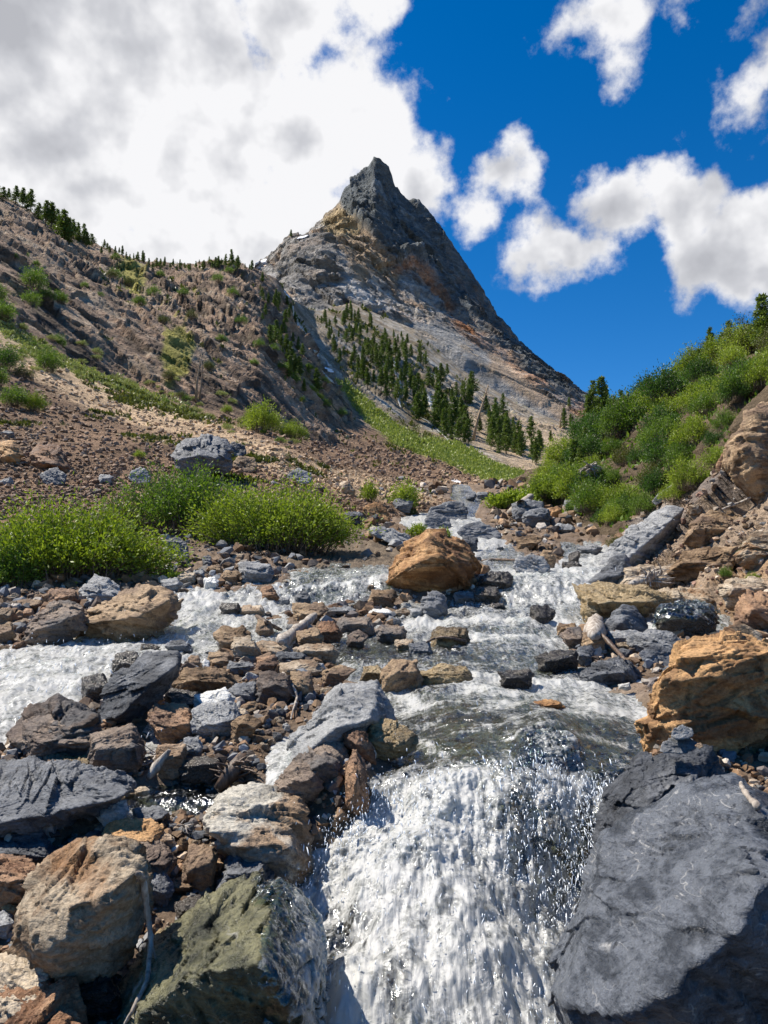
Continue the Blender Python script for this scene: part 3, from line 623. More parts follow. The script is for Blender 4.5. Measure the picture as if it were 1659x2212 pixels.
# right bank
D = Sheet([
  [(1000,1210,34),(1050,1210,33),(1150,1225,27),(1250,1275,20),(1300,1315,16.5),(1345,1365,12.8),(1440,1410,10.7),(1560,1470,8.8),(1700,1560,7.3),(2100,1800,5.4),(2600,2000,4.5)],
  [(1000,1085,40),(1050,1082,38),(1150,1078,34),(1250,1110,27),(1350,1150,20),(1450,1190,16),(1560,1210,12.5),(1700,1220,10.5),(2100,1250,8),(2600,1300,6.5)],
  [(1000,1075,46),(1100,1058,42),(1200,1040,38),(1300,1040,31),(1400,1040,25),(1480,1030,21),(1560,1010,17),(1659,990,14.5),(2100,900,10.5),(2600,800,8.5)],
  [(1000,1072,60),(1100,1050,56),(1200,1010,50),(1300,965,42),(1400,930,34),(1500,890,27),(1600,860,22),(1700,820,19),(2100,600,14),(2600,400,11.5)],
  [(1000,1070,90),(1100,1046,80),(1180,1010,72),(1270,930,66),(1350,890,60),(1450,838,52),(1550,785,44),(1659,745,37),(2100,440,24),(2600,100,19)],
  [(1000,1110,150),(1270,1050,140),(1450,1000,130),(1659,950,110),(2600,600,80)],
], np.arange(1000, 2601, 4), [34, 40, 40, 44, 8], sm=3)
px, py = D.PX, D.py
q = D.P.reshape(-1, 3)
a = math.radians(-38); u_ = q[:, 0] * math.cos(a) - q[:, 2] * math.sin(a); v_ = q[:, 0] * math.sin(a) + q[:, 2] * math.cos(a)
st = np.stack([u_ / 2.2, q[:, 1] / 1.6, v_ * 1.5], -1)
rel = (facet(st * .9, 3, 1.2, .8) * .30 + facet(st * 2.2, 5) * .13 + facet(st * 5, 6) * .055 + fbm(st * .6, 4, 3, .5, True) * .18 + facet(st * .45, 33, 1.1, .8) * .30).reshape(px.shape)
n = D.normals(); n = np.where(n[..., 2:3] < 0, -n, n)
bedr = sstep(poly_sd(px, py, [(1290,1230),(1340,1165),(1420,1100),(1520,1090),(1600,1020),(1700,960),(2700,800),(2700,1900),(1560,1400),(1440,1320),(1340,1280)]), -20, 20)
slab = sstep(poly_sd(px, py, [(1298,1205),(1350,1150),(1440,1095),(1475,1105),(1440,1170),(1380,1215),(1330,1240)]) + 5 * perlin(q, 3).reshape(px.shape), -5, 6)
ed = 1 - .7 * sstep(D.v[None, :] + 0 * px, 3.5, 4.0)
D.P = D.P + n * ((rel * np.clip(D.d / 16, .5, 2) * (.40 + .35 * bedr) * (1 - .7 * slab)) * ed)[..., None]
nA = fbm(q * .3, 5, 51).reshape(px.shape); nS = fbm(st * .8, 6, 52, .6).reshape(px.shape); nC = fbm(q * 1.8, 4, 54).reshape(px.shape)
col = np.zeros(px.shape + (3,)) + np.array([.21, .145, .10]); col *= (1 + .4 * nA + .3 * nC)[..., None]
br = np.zeros(px.shape + (3,)) + np.array([.40, .30, .215]); br *= (1 + .5 * nS)[..., None]; br = lay(br, (.36, .22, .115), sstep(nS + nA, .05, .3) * .7); br = lay(br, (.17, .15, .145), sstep(-nS, .08, .3) * .7)
col = col * (1 - bedr[..., None]) + br * bedr[..., None]
col = lay(col, (.50, .47, .44), slab * .85)
col = lay(col, (.07, .06, .03), sstep(-(bedr + nC * .2), -.3, 0) * .5)
me = mk_mesh('bank', D.P.reshape(-1, 3), grid_faces(*px.shape), [M_BANK], True, np.clip(col, .01, .9).reshape(-1, 3))
tag(obj('hill_bank', me), kind='structure')
# a broad valley floor under everything, out to the horizon
me = mk_mesh('terrain', [(-6000, -3000, -9), (6000, -3000, -9), (6000, 7000, -9), (-6000, 7000, -9)], np.array([[0, 1, 2, 3]]), [M_HILL], True, np.array([[.15, .12, .09]] * 4))
tag(obj('terrain_floor', me), kind='structure')
# ---------------------------------------------------------------- rocks
class _W: pass
AW = Sheet.__new__(Sheet); AW.px = A.px; AW.v = A.v; AW.P = A_base          # the water level
SHEETS = [A, AW, B, D]
def ground(px, py):
    best = None
    for k in range(25):                      # above a crest: step down until the slope is met
        for s in SHEETS:
            if px < s.px[0] or px > s.px[-1]: continue
            p = s.at(px, py + 6 * k)
            if p is not None and p.y < 900 and (best is None or p.y < best.y): best = p
        if best is not None: break
    if best is None: best = Vector(P3(px, py, 3.0))
    return best
_ico = {}
def ico(n):
    if n not in _ico:
        bm = bmesh.new(); bmesh.ops.create_icosphere(bm, subdivisions=n, radius=1)
        V = np.array([v.co[:] for v in bm.verts]); V /= np.linalg.norm(V, axis=1)[:, None]
        _ico[n] = (V, np.array([[v.index for v in f.verts] for f in bm.faces])); bm.free()
    return _ico[n]
def hull_planes(P):
    bm = bmesh.new()
    for p in P: bm.verts.new(p)
    r = bmesh.ops.convex_hull(bm, input=bm.verts); bm.normal_update()
    pl = []
    for f in bm.faces:
        n = np.array(f.normal[:]); d = float(np.dot(n, np.array(f.verts[0].co[:])))
        if d < 0: n, d = -n, -d
        if f.calc_area() < 1e-5: continue
        for (m, e) in pl:
            if np.dot(m, n) > .972: break
        else: pl.append((n, max(d, .05)))
    bm.free()
    return np.array([a for a, b in pl]), np.array([b for a, b in pl])
def rock_verts(P, lvl, rs, rough=1.0, p=90, strat=None):
    """P: the corners of the stone in metres; returns a faceted, chipped, bedded solid round them"""
    P = np.asarray(P, float); c = (P.max(0) + P.min(0)) / 2; e = (P.max(0) - P.min(0)) / 2 + 1e-6
    Q = (P - c) / e; m = Q.mean(0); Q = Q - m; N, d = hull_planes(Q)
    U, Fc = ico(lvl); sd = rs.randint(1, 9999)
    Uw = U + .04 * rough * np.stack([fbm(U * 2.6, 3, sd + k) for k in range(3)], -1); Uw /= np.linalg.norm(Uw, axis=1)[:, None]
    K = np.maximum(Uw @ N.T, 0) / d[None]
    r = (K ** p).sum(1) ** (-1. / p)
    V = (U * r[:, None] + m) * e
    S = float(np.cbrt(e[0] * e[1] * e[2]) * 2)
    s = strat if strat is not None else rs.normal(size=3) * .35 + np.array([.35, .1, 1.]); s = s / np.linalg.norm(s)
    q = V / S; al = q @ s; q2 = q + s[None] * (al * 2.2)[:, None]
    h = facet(q2 * 1.5, sd + 3, 1, .55) * .055 + facet(q2 * 3.1, sd, 1, .55) * .034
    if lvl >= 5: h = h + facet(q2 * 6.5, sd + 5, 1, .6) * .017 + fbm(q2 * 9, 3, sd + 9, .6, True) * .008
    if lvl >= 6: h = h + facet(q2 * 16, sd + 6, 1, .6) * .0075 + fbm(q * 30, 3, sd + 11) * .005
    h = h + fbm(q * 1.7, 3, sd + 2) * .05
    nrm = (U / e) ; nrm /= np.linalg.norm(nrm, axis=1)[:, None]
    V = V + nrm * (h * S * rough)[:, None]
    return V + c, Fc
HERO = []       # (px, py, width, type) of every stone, for labels and to keep clear of
ALLROCK = []
def rock(kind, outline, ridge=(), name='boulder', label=None, d=None, thick=.8, rough=1., seed=0, base=None, lean=.55, cat='rock', group=None, p=90, lvl=None, sink=.05):
    """one stone: its outline, the crest between lit top and front face, real depth behind"""
    rs = np.random.RandomState(seed + 17); O = np.array(outline, float)
    x0, y0 = O.min(0); x1, y1 = O.max(0); cx = (x0 + x1) / 2
    if d is None: d = ground(cx, min(y1 - .10 * (y1 - y0), 2390) if base is None else base).y * .992
    w = (x1 - x0) / F * d; h = (y1 - y0) / F * d; t = thick * (w * .55 + h * .45)
    pts = []
    for (x, y) in O:
        k = (y1 - y) / (y1 - y0)
        pts.append(P3(x, y + sink * (y1 - y0) * (k < .3), d + t * (.08 + lean * k)))
    for r in ridge:
        x, y = r[0], r[1]; f = r[2] if len(r) > 2 else -.12
        pts.append(P3(x, y, d + t * f * 1.5))
    bx = O.mean(0)
    for (x, y) in O[::(3 if len(O) > 9 else 2)]:
        k = (y1 - y) / (y1 - y0); q = P3(bx[0] + (x - bx[0]) * .72, bx[1] + (y - bx[1]) * .6, d); q = q + np.array([q[0] / d, 1, 0]) * t * .9
        pts.append(q)
    pts = np.array(pts).reshape(-1, 3)
    org = np.array([pts[:, 0].mean(), pts[:, 1].mean(), pts[:, 2].min()])
    if lvl is None: s = max(x1 - x0, y1 - y0); lvl = 7 if s > 330 else 6 if s > 110 else (5 if s > 34 else 4)
    V, Fc = rock_verts(pts - org, lvl, rs, rough, p)
    me = mk_mesh(name, V, Fc, [RM[kind]], True)
    o = obj(name, me, loc=org); tag(o, label, cat, group)
    ALLROCK.append((o, cx, (y0 + y1) / 2, x1 - x0, y1 - y0, kind, label is not None)); HERO.append((x0, y0, x1, y1))
    return o
def brock(kind, x0, y0, x1, y1, seed=0, tilt=0., **kw):
    """a stone known by its extent only: the outline is made up, angular"""
    rs = np.random.RandomState(int(x0 * 7 + y0 * 13 + seed) % 99991); n = rs.randint(5, 8)
    mx, my = (x1 - x0) * .05, (y1 - y0) * .08; x0 -= mx; x1 += mx; y0 -= my
    a = np.sort((np.arange(n) + rs.uniform(-.3, .3, n)) / n * 2 * math.pi); ex = .62
    X = np.sign(np.cos(a)) * np.abs(np.cos(a)) ** ex * rs.uniform(.86, 1.08, n); Y = np.sign(np.sin(a)) * np.abs(np.sin(a)) ** ex * rs.uniform(.84, 1.1, n)
    X += tilt * Y; X = (X - X.min()) / (X.max() - X.min()); Y = (Y - Y.min()) / (Y.max() - Y.min())
    out = [(x0 + u * (x1 - x0), y0 + v * (y1 - y0)) for u, v in zip(X, Y)]
    yr = rs.uniform(.38, .62); dy = rs.uniform(-.14, .14)
    rg = [(x0 + (x1 - x0) * f, y0 + (y1 - y0) * (yr + dy * (f - .5) * 2 + rs.uniform(-.05, .05)), -.05 - .1 * rs.rand()) for f in (.22, .5 + rs.uniform(-.1, .1), .8)]
    return rock(kind, out, rg, seed=int(x0 + y0), **kw)

# the large ones, one by one
rock('H', [(1188,2120),(1215,2050),(1250,1990),(1310,1860),(1370,1790),(1440,1728),(1500,1685),(1560,1672),(1600,1685),(1659,1705),(1800,1780),(1930,2000),(1900,2330),(1640,2480),(1400,2480),(1250,2290),(1195,2160)],
     [(1659,1890,-.30),(1590,1985,-.34),(1520,2070,-.36),(1390,2180,-.34),(1300,2232,-.26),(1215,2150,-.1)], label='huge blue grey slab filling the lower right corner beside the fall', d=2.15, thick=.62, rough=.55 , lean=.75, p=70, seed=3)
rock('S', [(1292,1800),(1305,1725),(1330,1690),(1372,1655),(1378,1630),(1440,1612),(1540,1608),(1572,1655),(1580,1705),(1560,1790),(1480,1900),(1350,2010),(1302,1970),(1290,1890)],
     [(1480,1700,-.1),(1400,1740,-.15),(1330,1850,-.1)], label='dark slate boulder that carries the little two stone cairn', d=3.25, thick=.7, rough=1.0, seed=5)
rock('O', [(1393,1605),(1396,1530),(1415,1480),(1440,1440),(1475,1408),(1510,1378),(1560,1366),(1640,1382),(1740,1440),(1800,1560),(1760,1680),(1659,1700),(1580,1690),(1540,1640),(1440,1640),(1400,1625)],
     [(1428,1462,-.16),(1470,1476,-.2),(1530,1462,-.2),(1600,1432,-.16),(1660,1420,-.1),(1480,1600,-.12),(1600,1640,-.08)], label='huge orange boulder with a cracked dark front on the right bank', d=4.3, thick=.62, rough=1.0, seed=8)
rock('L', [(432,1768),(455,1740),(483,1705),(540,1690),(600,1697),(642,1716),(662,1755),(673,1840),(668,1900),(640,1925),(590,1915),(545,1895),(500,1852),(450,1815),(434,1790)],
     [(447,1793,-.14),(500,1820,-.2),(560,1832,-.22),(612,1868,-.22),(628,1830,-.2)], label='pale square block with rusty stains and a dark front left of the fall', thick=.8, rough=1.0, d=3.55, seed=12, lean=.65)
rock('K', [(30,1985),(55,1925),(110,1862),(160,1835),(205,1817),(250,1822),(310,1860),(325,1900),(318,1970),(290,2050),(240,2108),(150,2142),(105,2130),(60,2085),(35,2040)],
     [(38,2018,-.1),(75,2050,-.2),(112,2062,-.22),(175,2000,-.24),(245,1925,-.24),(300,1875,-.16)], label='big angular block with a striped tan top in the lower left', thick=.75, rough=1.0, d=2.75, seed=15, lean=.6)
mossy = rock('Y', [(200,2290),(240,2200),(330,2105),(420,2035),(520,1965),(600,1935),(655,1945),(682,2010),(690,2110),(700,2300),(600,2480),(200,2480)],
     [(300,2180,-.05),(560,2080,-.2),(640,2200,-.2)], label='sunken olive green boulder washed by the foot of the fall', thick=.7, rough=.85, d=2.55, seed=18, lean=.9, base=2300)
rock('S', [(-120,1700),(-60,1655),(20,1640),(100,1645),(170,1652),(235,1668),(288,1690),(290,1708),(240,1742),(150,1772),(40,1800),(-60,1830),(-130,1800)],
     [(-60,1790,-.1),(60,1765,-.14),(180,1740,-.12),(270,1715,-.05)], label='wide flat blue grey slab lying at the left edge of the picture', thick=.55, rough=.85, lean=.95, seed=21, name='slab')
rock('S', [(208,1560),(214,1520),(238,1475),(268,1442),(322,1402),(350,1402),(388,1406),(393,1425),(384,1462),(340,1525),(275,1568),(232,1580)],
     [(224,1558,-.2),(262,1540,-.3),(330,1478,-.3),(383,1432,-.2)], label='long dark slate slab tilted up against the rubble beside the left stream', thick=.6, rough=.85, lean=.7, seed=24, name='slab')
rock('P', [(18,1580),(45,1550),(70,1525),(118,1507),(165,1520),(215,1540),(218,1575),(200,1600),(140,1640),(80,1642),(40,1610)],
     [(55,1608,-.15),(110,1600,-.2),(170,1572,-.2),(212,1548,-.1)], label='broad brown streaked block below the left stream', thick=.8, rough=1.0, seed=27)
rock('G', [(600,1705),(612,1650),(640,1590),(690,1525),(735,1478),(775,1476),(815,1482),(838,1515),(848,1548),(800,1562),(740,1560),(700,1592),(670,1640),(640,1690)],
     [(640,1672,-.2),(690,1602,-.28),(735,1572,-.28),(800,1555,-.15)], label='long pale slab sloping up to the lip of the fall', thick=.75, rough=.85, lean=.85, seed=30, name='slab', d=4.35)
rock('N', [(788,1600),(792,1565),(810,1552),(860,1558),(895,1582),(900,1610),(880,1628),(835,1640),(800,1632)], [(810,1600,-.1),(860,1606,-.15)], label='wet golden boulder at the left lip of the fall', seed=33, rough=.9)
rock('R', [(742,1585),(770,1565),(790,1580),(808,1618),(812,1645),(795,1650),(765,1625),(745,1605)], [(775,1605,-.2),(795,1630,-.2)], label='rust red slab leaning between pale slab and golden boulder', seed=34, name='slab')
rock('P', [(595,1705),(625,1665),(655,1625),(700,1592),(740,1605),(765,1650),(760,1700),(720,1750),(690,1740),(640,1735)], [(650,1680,-.15),(700,1650,-.2),(740,1670,-.1)], label='purple brown boulder heaped under the long pale slab', seed=36, d=4.0)
rock('P', [(581,1712),(610,1670),(640,1645),(690,1660),(695,1700),(680,1725),(640,1730),(600,1722)], [(630,1690,-.15),(670,1685,-.2)], label='grey topped brown stone wedged above the pale square block', seed=38, d=3.85)
rock('R', [(748,1650),(770,1618),(785,1640),(792,1700),(795,1750),(775,1765),(752,1740),(745,1690)], [(768,1690,-.2)], label='upright rust brown stone standing in the edge of the fall', seed=40, d=3.8, thick=.9)
rock('D', [(660,1740),(700,1715),(750,1730),(765,1770),(745,1830),(690,1850),(665,1820)], [(700,1770,-.1)], label='black rock put in for the shaded hollow beside the fall', seed=42, d=3.9)  # dark cave between the stones, its shade added as a black solid
rock('B', [(163,1380),(168,1345),(195,1318),(245,1290),(300,1270),(340,1264),(372,1272),(386,1292),(390,1318),(380,1345),(335,1380),(260,1392),(190,1392)],
     [(178,1345,-.15),(240,1342,-.22),(300,1330,-.24),(360,1300,-.15)], label='big rounded brown boulder on the bank of the left stream', seed=44, rough=1.0, thick=.85)
rock('P', [(45,1392),(55,1355),(85,1325),(115,1300),(150,1295),(180,1312),(190,1335),(180,1365),(140,1390),(80,1402)], [(75,1360,-.15),(120,1350,-.22),(165,1330,-.12)], label='purple brown boulder touching the left side of the rounded brown boulder', seed=46)
rock('G', [(166,1290),(175,1272),(205,1240),(232,1247),(258,1268),(274,1292),(240,1305),(190,1303)], [(200,1285,-.1),(235,1288,-.15)], label='light slate wedge under the willow at the left', seed=48)
rock('W', [(178,1300),(184,1285),(200,1282),(214,1290),(213,1308),(196,1320),(182,1315)], [(196,1300,-.15)], label='small white marked black stone on the rounded brown boulder', seed=50, name='stone', d=11)
rock('O', [(833,1252),(840,1232),(853,1218),(880,1185),(905,1158),(922,1145),(953,1147),(975,1157),(1005,1180),(1028,1200),(1035,1225),(1022,1255),(1003,1277),(960,1286),(905,1282),(858,1268)],
     [(872,1242,-.2),(905,1215,-.3),(950,1200,-.34),(962,1232,-.3),(926,1160,-.05),(1010,1222,-.12)], label='big orange boulder split by a ledge beside the middle cascade', seed=52, rough=.8, thick=.85)
rock('S', [(906,1320),(910,1292),(925,1278),(945,1275),(962,1290),(968,1315),(960,1335),(935,1343),(912,1338)], [(925,1310,-.15),(950,1312,-.15)], label='round blue black boulder in front of the split orange boulder', seed=54, rough=1.0, p=20)
rock('S', [(371,985),(376,965),(395,950),(430,942),(460,938),(490,948),(503,965),(503,1000),(490,1020),(440,1022),(385,1015)], [(390,990,-.1),(430,985,-.2),(480,990,-.15)], label='largest slate boulder standing behind the green willows', seed=56, rough=1.0, base=1035)
rock('S', [(485,975),(500,955),(530,962),(533,980),(510,992)], label='low slate rock behind the right side of the largest slate boulder', seed=57, base=990)
rock('R', [(64,1000),(68,975),(85,962),(118,962),(140,985),(155,1008),(150,1020),(110,1012),(80,1010)], [(85,998,-.15),(120,1005,-.2)], label='rust red wedge rock standing on the scree at the left', seed=58)
rock('O', [(-15,990),(-5,955),(20,950),(40,962),(52,980),(40,1000),(10,1005)], [(15,985,-.15)], label='orange boulder cut by the left edge of the picture on the scree', seed=59)
rock('S', [(85,1030),(100,1015),(125,1012),(145,1025),(140,1045),(105,1050)], label='dark slate stone directly under the rust red wedge rock', seed=60)
rock('B', [(502,1000),(515,985),(545,985),(558,1005),(545,1022),(510,1020)], label='tan brown rock right beside the largest slate boulder', seed=61)
rock('G', [(276,1035),(285,1015),(305,1010),(326,1022),(325,1040),(300,1048)], label='light slate stone left of the upper willow', seed=62)
rock('G', [(612,1040),(625,1020),(645,1010),(672,1024),(674,1042),(640,1048)], label='light blue grey pyramid stone just above the right willow', seed=63)
rock('S', [(1268,1260),(1285,1242),(1306,1222),(1335,1196),(1351,1193),(1360,1212),(1364,1235),(1361,1262),(1330,1270),(1290,1268)], [(1310,1248,-.15),(1345,1240,-.15)], label='leaning slate fin standing at the right end of the cascade', seed=64, rough=1.0)
rock('N', [(1241,1262),(1260,1258),(1286,1262),(1345,1268),(1393,1264),(1425,1280),(1449,1296),(1450,1310),(1400,1322),(1340,1318),(1320,1340),(1290,1352),(1265,1348),(1252,1310)],
     [(1265,1300,-.1),(1300,1305,-.2),(1400,1300,-.15)], label='twisted brown and gold ledge rock just below the slate fin', seed=66, rough=1.1)
rock('S', [(1300,1352),(1320,1325),(1345,1305),(1375,1312),(1398,1345),(1402,1370),(1350,1378),(1310,1368)], [(1345,1345,-.15)], label='folded dark slate rock tucked under the twisted ledge', seed=67)
ledge = rock('D', [(1414,1335),(1430,1315),(1470,1305),(1530,1308),(1550,1325),(1545,1360),(1490,1378),(1440,1372),(1418,1360)], [(1440,1340,-.1),(1500,1340,-.15)], label='black wet ledge with shining water running over its top', seed=68)
rock('G', [(1352,1380),(1368,1368),(1410,1360),(1450,1368),(1486,1392),(1484,1410),(1440,1420),(1385,1415),(1360,1400)], [(1400,1395,-.15),(1450,1400,-.15)], label='grey slate with a white quartz tip left of the huge orange boulder', seed=69, rough=1.0)
rock('S', [(1379,1415),(1395,1400),(1430,1398),(1470,1405),(1476,1425),(1450,1442),(1400,1438)], label='rounded slate rock below the white tipped slate', seed=70, rough=1.0)
rock('S', [(1249,1470),(1262,1445),(1300,1425),(1335,1415),(1365,1430),(1390,1462),(1380,1476),(1320,1480),(1270,1478)], [(1300,1455,-.15),(1350,1452,-.15)], label='broad dark slate hump at the right edge of the rapids', seed=71, rough=1.0)
lipr = rock('D', [(1119,1660),(1125,1615),(1150,1592),(1200,1582),(1245,1598),(1262,1635),(1255,1675),(1200,1705),(1140,1695)], [(1150,1640,-.1),(1210,1635,-.15)], label='dark red rock that splits the water at the lip of the fall', seed=72, d=4.15)
rock('G', [(1425,1618),(1432,1602),(1455,1592),(1490,1594),(1507,1606),(1505,1620),(1470,1627),(1438,1625)], label='brown grey lower stone of the little cairn', name='cairn_stone', seed=73, d=3.25, thick=1.)
rock('G', [(1449,1590),(1455,1575),(1475,1568),(1495,1576),(1500,1588),(1485,1596),(1460,1596)], label='light grey flat top stone of the little cairn', name='cairn_stone', seed=74, d=3.27, thick=1.)
rock('T', [(1500,1612),(1506,1605),(1516,1606),(1520,1613),(1512,1618)], label='tiny tan pebble lying just right of the cairn', name='pebble', seed=75, d=3.25, thick=1., cat='pebble')
rock('T', [(1618,2080),(1625,2035),(1659,2018),(1720,2060),(1740,2200),(1700,2260),(1659,2215),(1640,2150)], label='rounded tan stone cut by the right edge in the lower right corner', seed=76, d=2.0, thick=.7, rough=1.0)
rock('O', [(1560,2290-760),(1600,1500),(1659,1470),(1720,1490),(1700,1560),(1640,1545)], label='dull red slab leaning on the right shoulder of the huge orange boulder', seed=77, d=4.05, name='slab')
rock('R', [(1586,1345),(1590,1300),(1605,1280),(1659,1278),(1720,1300),(1710,1360),(1659,1372),(1610,1368)], [(1620,1320,-.1)], label='rust red angular rock behind the huge orange boulder at the right edge', seed=78)
rock('T', [(1563,1375),(1575,1352),(1600,1345),(1640,1365),(1660,1395),(1620,1400),(1585,1395)], label='tan brown rock just behind the top of the huge orange boulder', seed=79)
rock('B', [(1560,1010),(1575,960),(1600,910),(1640,870),(1720,860),(1740,1000),(1700,1080),(1640,1085),(1610,1040)], [(1610,980,-.1),(1650,1000,-.1)], label='tall dark brown crag on the right bank at the edge of the picture', name='crag', seed=80, thick=.9, lvl=6)
rock('R', [(1545,1010),(1560,975),(1590,958),(1612,985),(1605,1035),(1570,1040)], label='rust brown block leaning against the tall crag', seed=81)
rock('G', [(1408,1082),(1420,1068),(1450,1050),(1468,1044),(1466,1058),(1440,1078),(1415,1090)], label='slender light grey stone lying on the shrubby right bank', seed=82, name='stone')
rock('S', [(920,1115),(932,1095),(965,1086),(1000,1090),(1012,1105),(1008,1122),(965,1128),(930,1124)], label='wide dark slate boulder at the top of the far rapids', seed=83, rough=1.0, p=24)
rock('S', [(912,1140),(920,1118),(945,1110),(970,1118),(976,1136),(950,1144)], label='dark slate boulder just in front of the wide one in the far rapids', seed=84, rough=1.0, p=24)
rock('S', [(987,1150),(1005,1132),(1040,1128),(1075,1140),(1084,1160),(1050,1168),(1005,1166)], label='humped dark slate boulder between the two white arms of the far rapids', seed=85, rough=1.0, p=24)
rock('G', [(793,1150),(815,1138),(850,1142),(885,1160),(902,1184),(870,1184),(830,1165)], label='long flat slate slab left of the split orange boulder', seed=86, name='slab')
rock('O', [(780,1112),(790,1092),(815,1085),(835,1098),(843,1122),(820,1130),(790,1127)], label='orange boulder standing at the tip of the right willow', seed=87)
rock('B', [(675,1165),(685,1135),(705,1124),(732,1132),(740,1160),(715,1170),(690,1170)], label='dark brown boulder in the lower edge of the right willow', seed=88)
rock('S', [(352,1195),(362,1168),(385,1160),(402,1172),(409,1195),(390,1212),(365,1210)], label='white veined slate boulder between the two front willows', seed=89)
rock('G', [(1106,1225),(1118,1205),(1145,1199),(1175,1206),(1190,1228),(1175,1245),(1125,1246)], label='light slate boulder just above the cascade', seed=90, rough=1.0)
# stones known by their extent
BR = '''G 353 1219 383 1240;T 385 1237 420 1261;G 415 1230 442 1250;S 438 1202 458 1230;B 450 1219 482 1240;B 475 1234 517 1262;G 520 1219 590 1262;G 348 1249 392 1278;W 440 1247 473 1275
S 357 1385 415 1413;B 465 1355 538 1411;T 500 1375 561 1431;D 305 1392 343 1408;D 475 1304 518 1335;T 512 1310 570 1335;T -10 1314 27 1351;B 40 1297 90 1320;R 47 1315 72 1334;B -10 1349 33 1391;R 108 1275 170 1310
S 996 1160 1031 1194;S 850 1078 891 1106;S 1005 1065 1028 1083;G 1028 1063 1056 1079;T 735 1040 766 1070;S 741 1107 785 1133;D 1035 1237 1106 1274;G 983 1278 1030 1304;D 1016 1270 1081 1304;D 1058 1303 1093 1323
B 796 1277 856 1314;G 885 1312 915 1339;S 780 1288 800 1308;W 798 1317 850 1334;G 638 1280 670 1306;R 566 1267 605 1304;G 603 1290 626 1308;B 635 1305 708 1346;G 708 1312 766 1328;P 728 1337 806 1371;P 813 1352 875 1391
P 751 1362 793 1403;R 681 1345 738 1391;B 641 1359 698 1399;B 553 1340 588 1381;T 853 1383 893 1410;S 886 1390 933 1423;N 936 1357 1013 1413;T 640 1392 731 1431;T 553 1388 636 1428;S 596 1410 663 1433;T 603 1427 693 1464;R 553 1418 601 1461
B 698 1441 763 1487;N 781 1441 836 1477;B 826 1427 911 1500;N 911 1439 1020 1493;P 553 1456 630 1530;B 625 1454 675 1512;D 1080 1448 1150 1492;D 1164 1409 1246 1453;S 1243 1397 1284 1438;O 1146 1513 1219 1541;W 1336 1476 1363 1492
D 1146 1309 1199 1358;B 1204 1348 1248 1377;P 1208 1358 1266 1398;B 1259 1367 1309 1415;G 1316 1362 1379 1391;B 1166 1190 1199 1236;S 1108 1085 1173 1131;S 1131 1100 1188 1138;S 1216 1082 1243 1105;G 1240 1082 1283 1110;O 1189 1095 1213 1121;G 1191 1132 1243 1151
B 1116 1157 1173 1191;G 1246 1177 1301 1201;D 1216 1215 1256 1235;D 1229 1192 1253 1220;P 55 1556 217 1650;D 178 1462 245 1523;D 243 1411 308 1467;B 372 1447 512 1505;T 407 1417 433 1447;W 437 1424 453 1450;B 450 1411 500 1447;G 490 1432 547 1457
W 422 1491 503 1553;S 497 1477 553 1523;R 322 1527 427 1607;D 360 1491 426 1547;G 417 1522 523 1597;T 493 1532 537 1573;B 503 1546 562 1610;P 187 1577 310 1670;T 340 1609 400 1683;G 395 1596 437 1650;D 390 1637 480 1690
B 95 1627 158 1660;N 137 1636 197 1667;W 207 1734 277 1785;G 82 1767 120 1807;S 290 1749 360 1793;O 228 1779 347 1850;T 293 1701 323 1720;S -20 1806 123 1875;R -60 1858 85 1975;S 175 1803 240 1850;P 120 1825 262 1912;P 267 1833 377 1920;S 297 1886 370 1955
T 322 1801 382 1841;B 395 1835 467 1932;S 470 1850 585 1962;D 380 1945 443 2003;N 333 2013 367 2041;G -25 1977 30 2025;S 35 2090 78 2138;T -60 2086 130 2300;O 5 1955 38 1982;B 367 1901 420 1930;G 60 1170 95 1200;G 215 1025 245 1045
R -20 2180 190 2400;D 130 2105 260 2210'''
for line in BR.replace('\n', ';').split(';'):
    k, x0, y0, x1, y1 = line.split(); x0, y0, x1, y1 = map(float, (x0, y0, x1, y1))
    brock(k, x0, y0, x1, y1, name='boulder' if x1 - x0 > 75 else 'rock')

rock('G', [(1296,1212),(1318,1180),(1345,1150),(1395,1118),(1440,1090),(1480,1098),(1462,1140),(1400,1205),(1345,1240),(1310,1235)], [(1330,1222,-.12),(1390,1180,-.14),(1450,1125,-.1)], label='long pale grey bedrock slab sloping down to the stream on the right bank', name='slab', seed=120, thick=.5, rough=.8)
for k, x0, y0, x1, y1, tl in (('T',1335,1222,1460,1282,-.3),('B',1440,1185,1600,1262,-.4),('K',1395,1272,1560,1322,-.2),('T',1555,1248,1690,1306,-.2),('B',1478,1112,1600,1176,-.4),('K',1585,1150,1710,1232,-.3),('P',1340,1178,1440,1226,-.4),('T',1420,1140,1500,1188,-.4)):
    brock(k, x0, y0, x1, y1, name='ledge', tilt=tl, thick=.6)
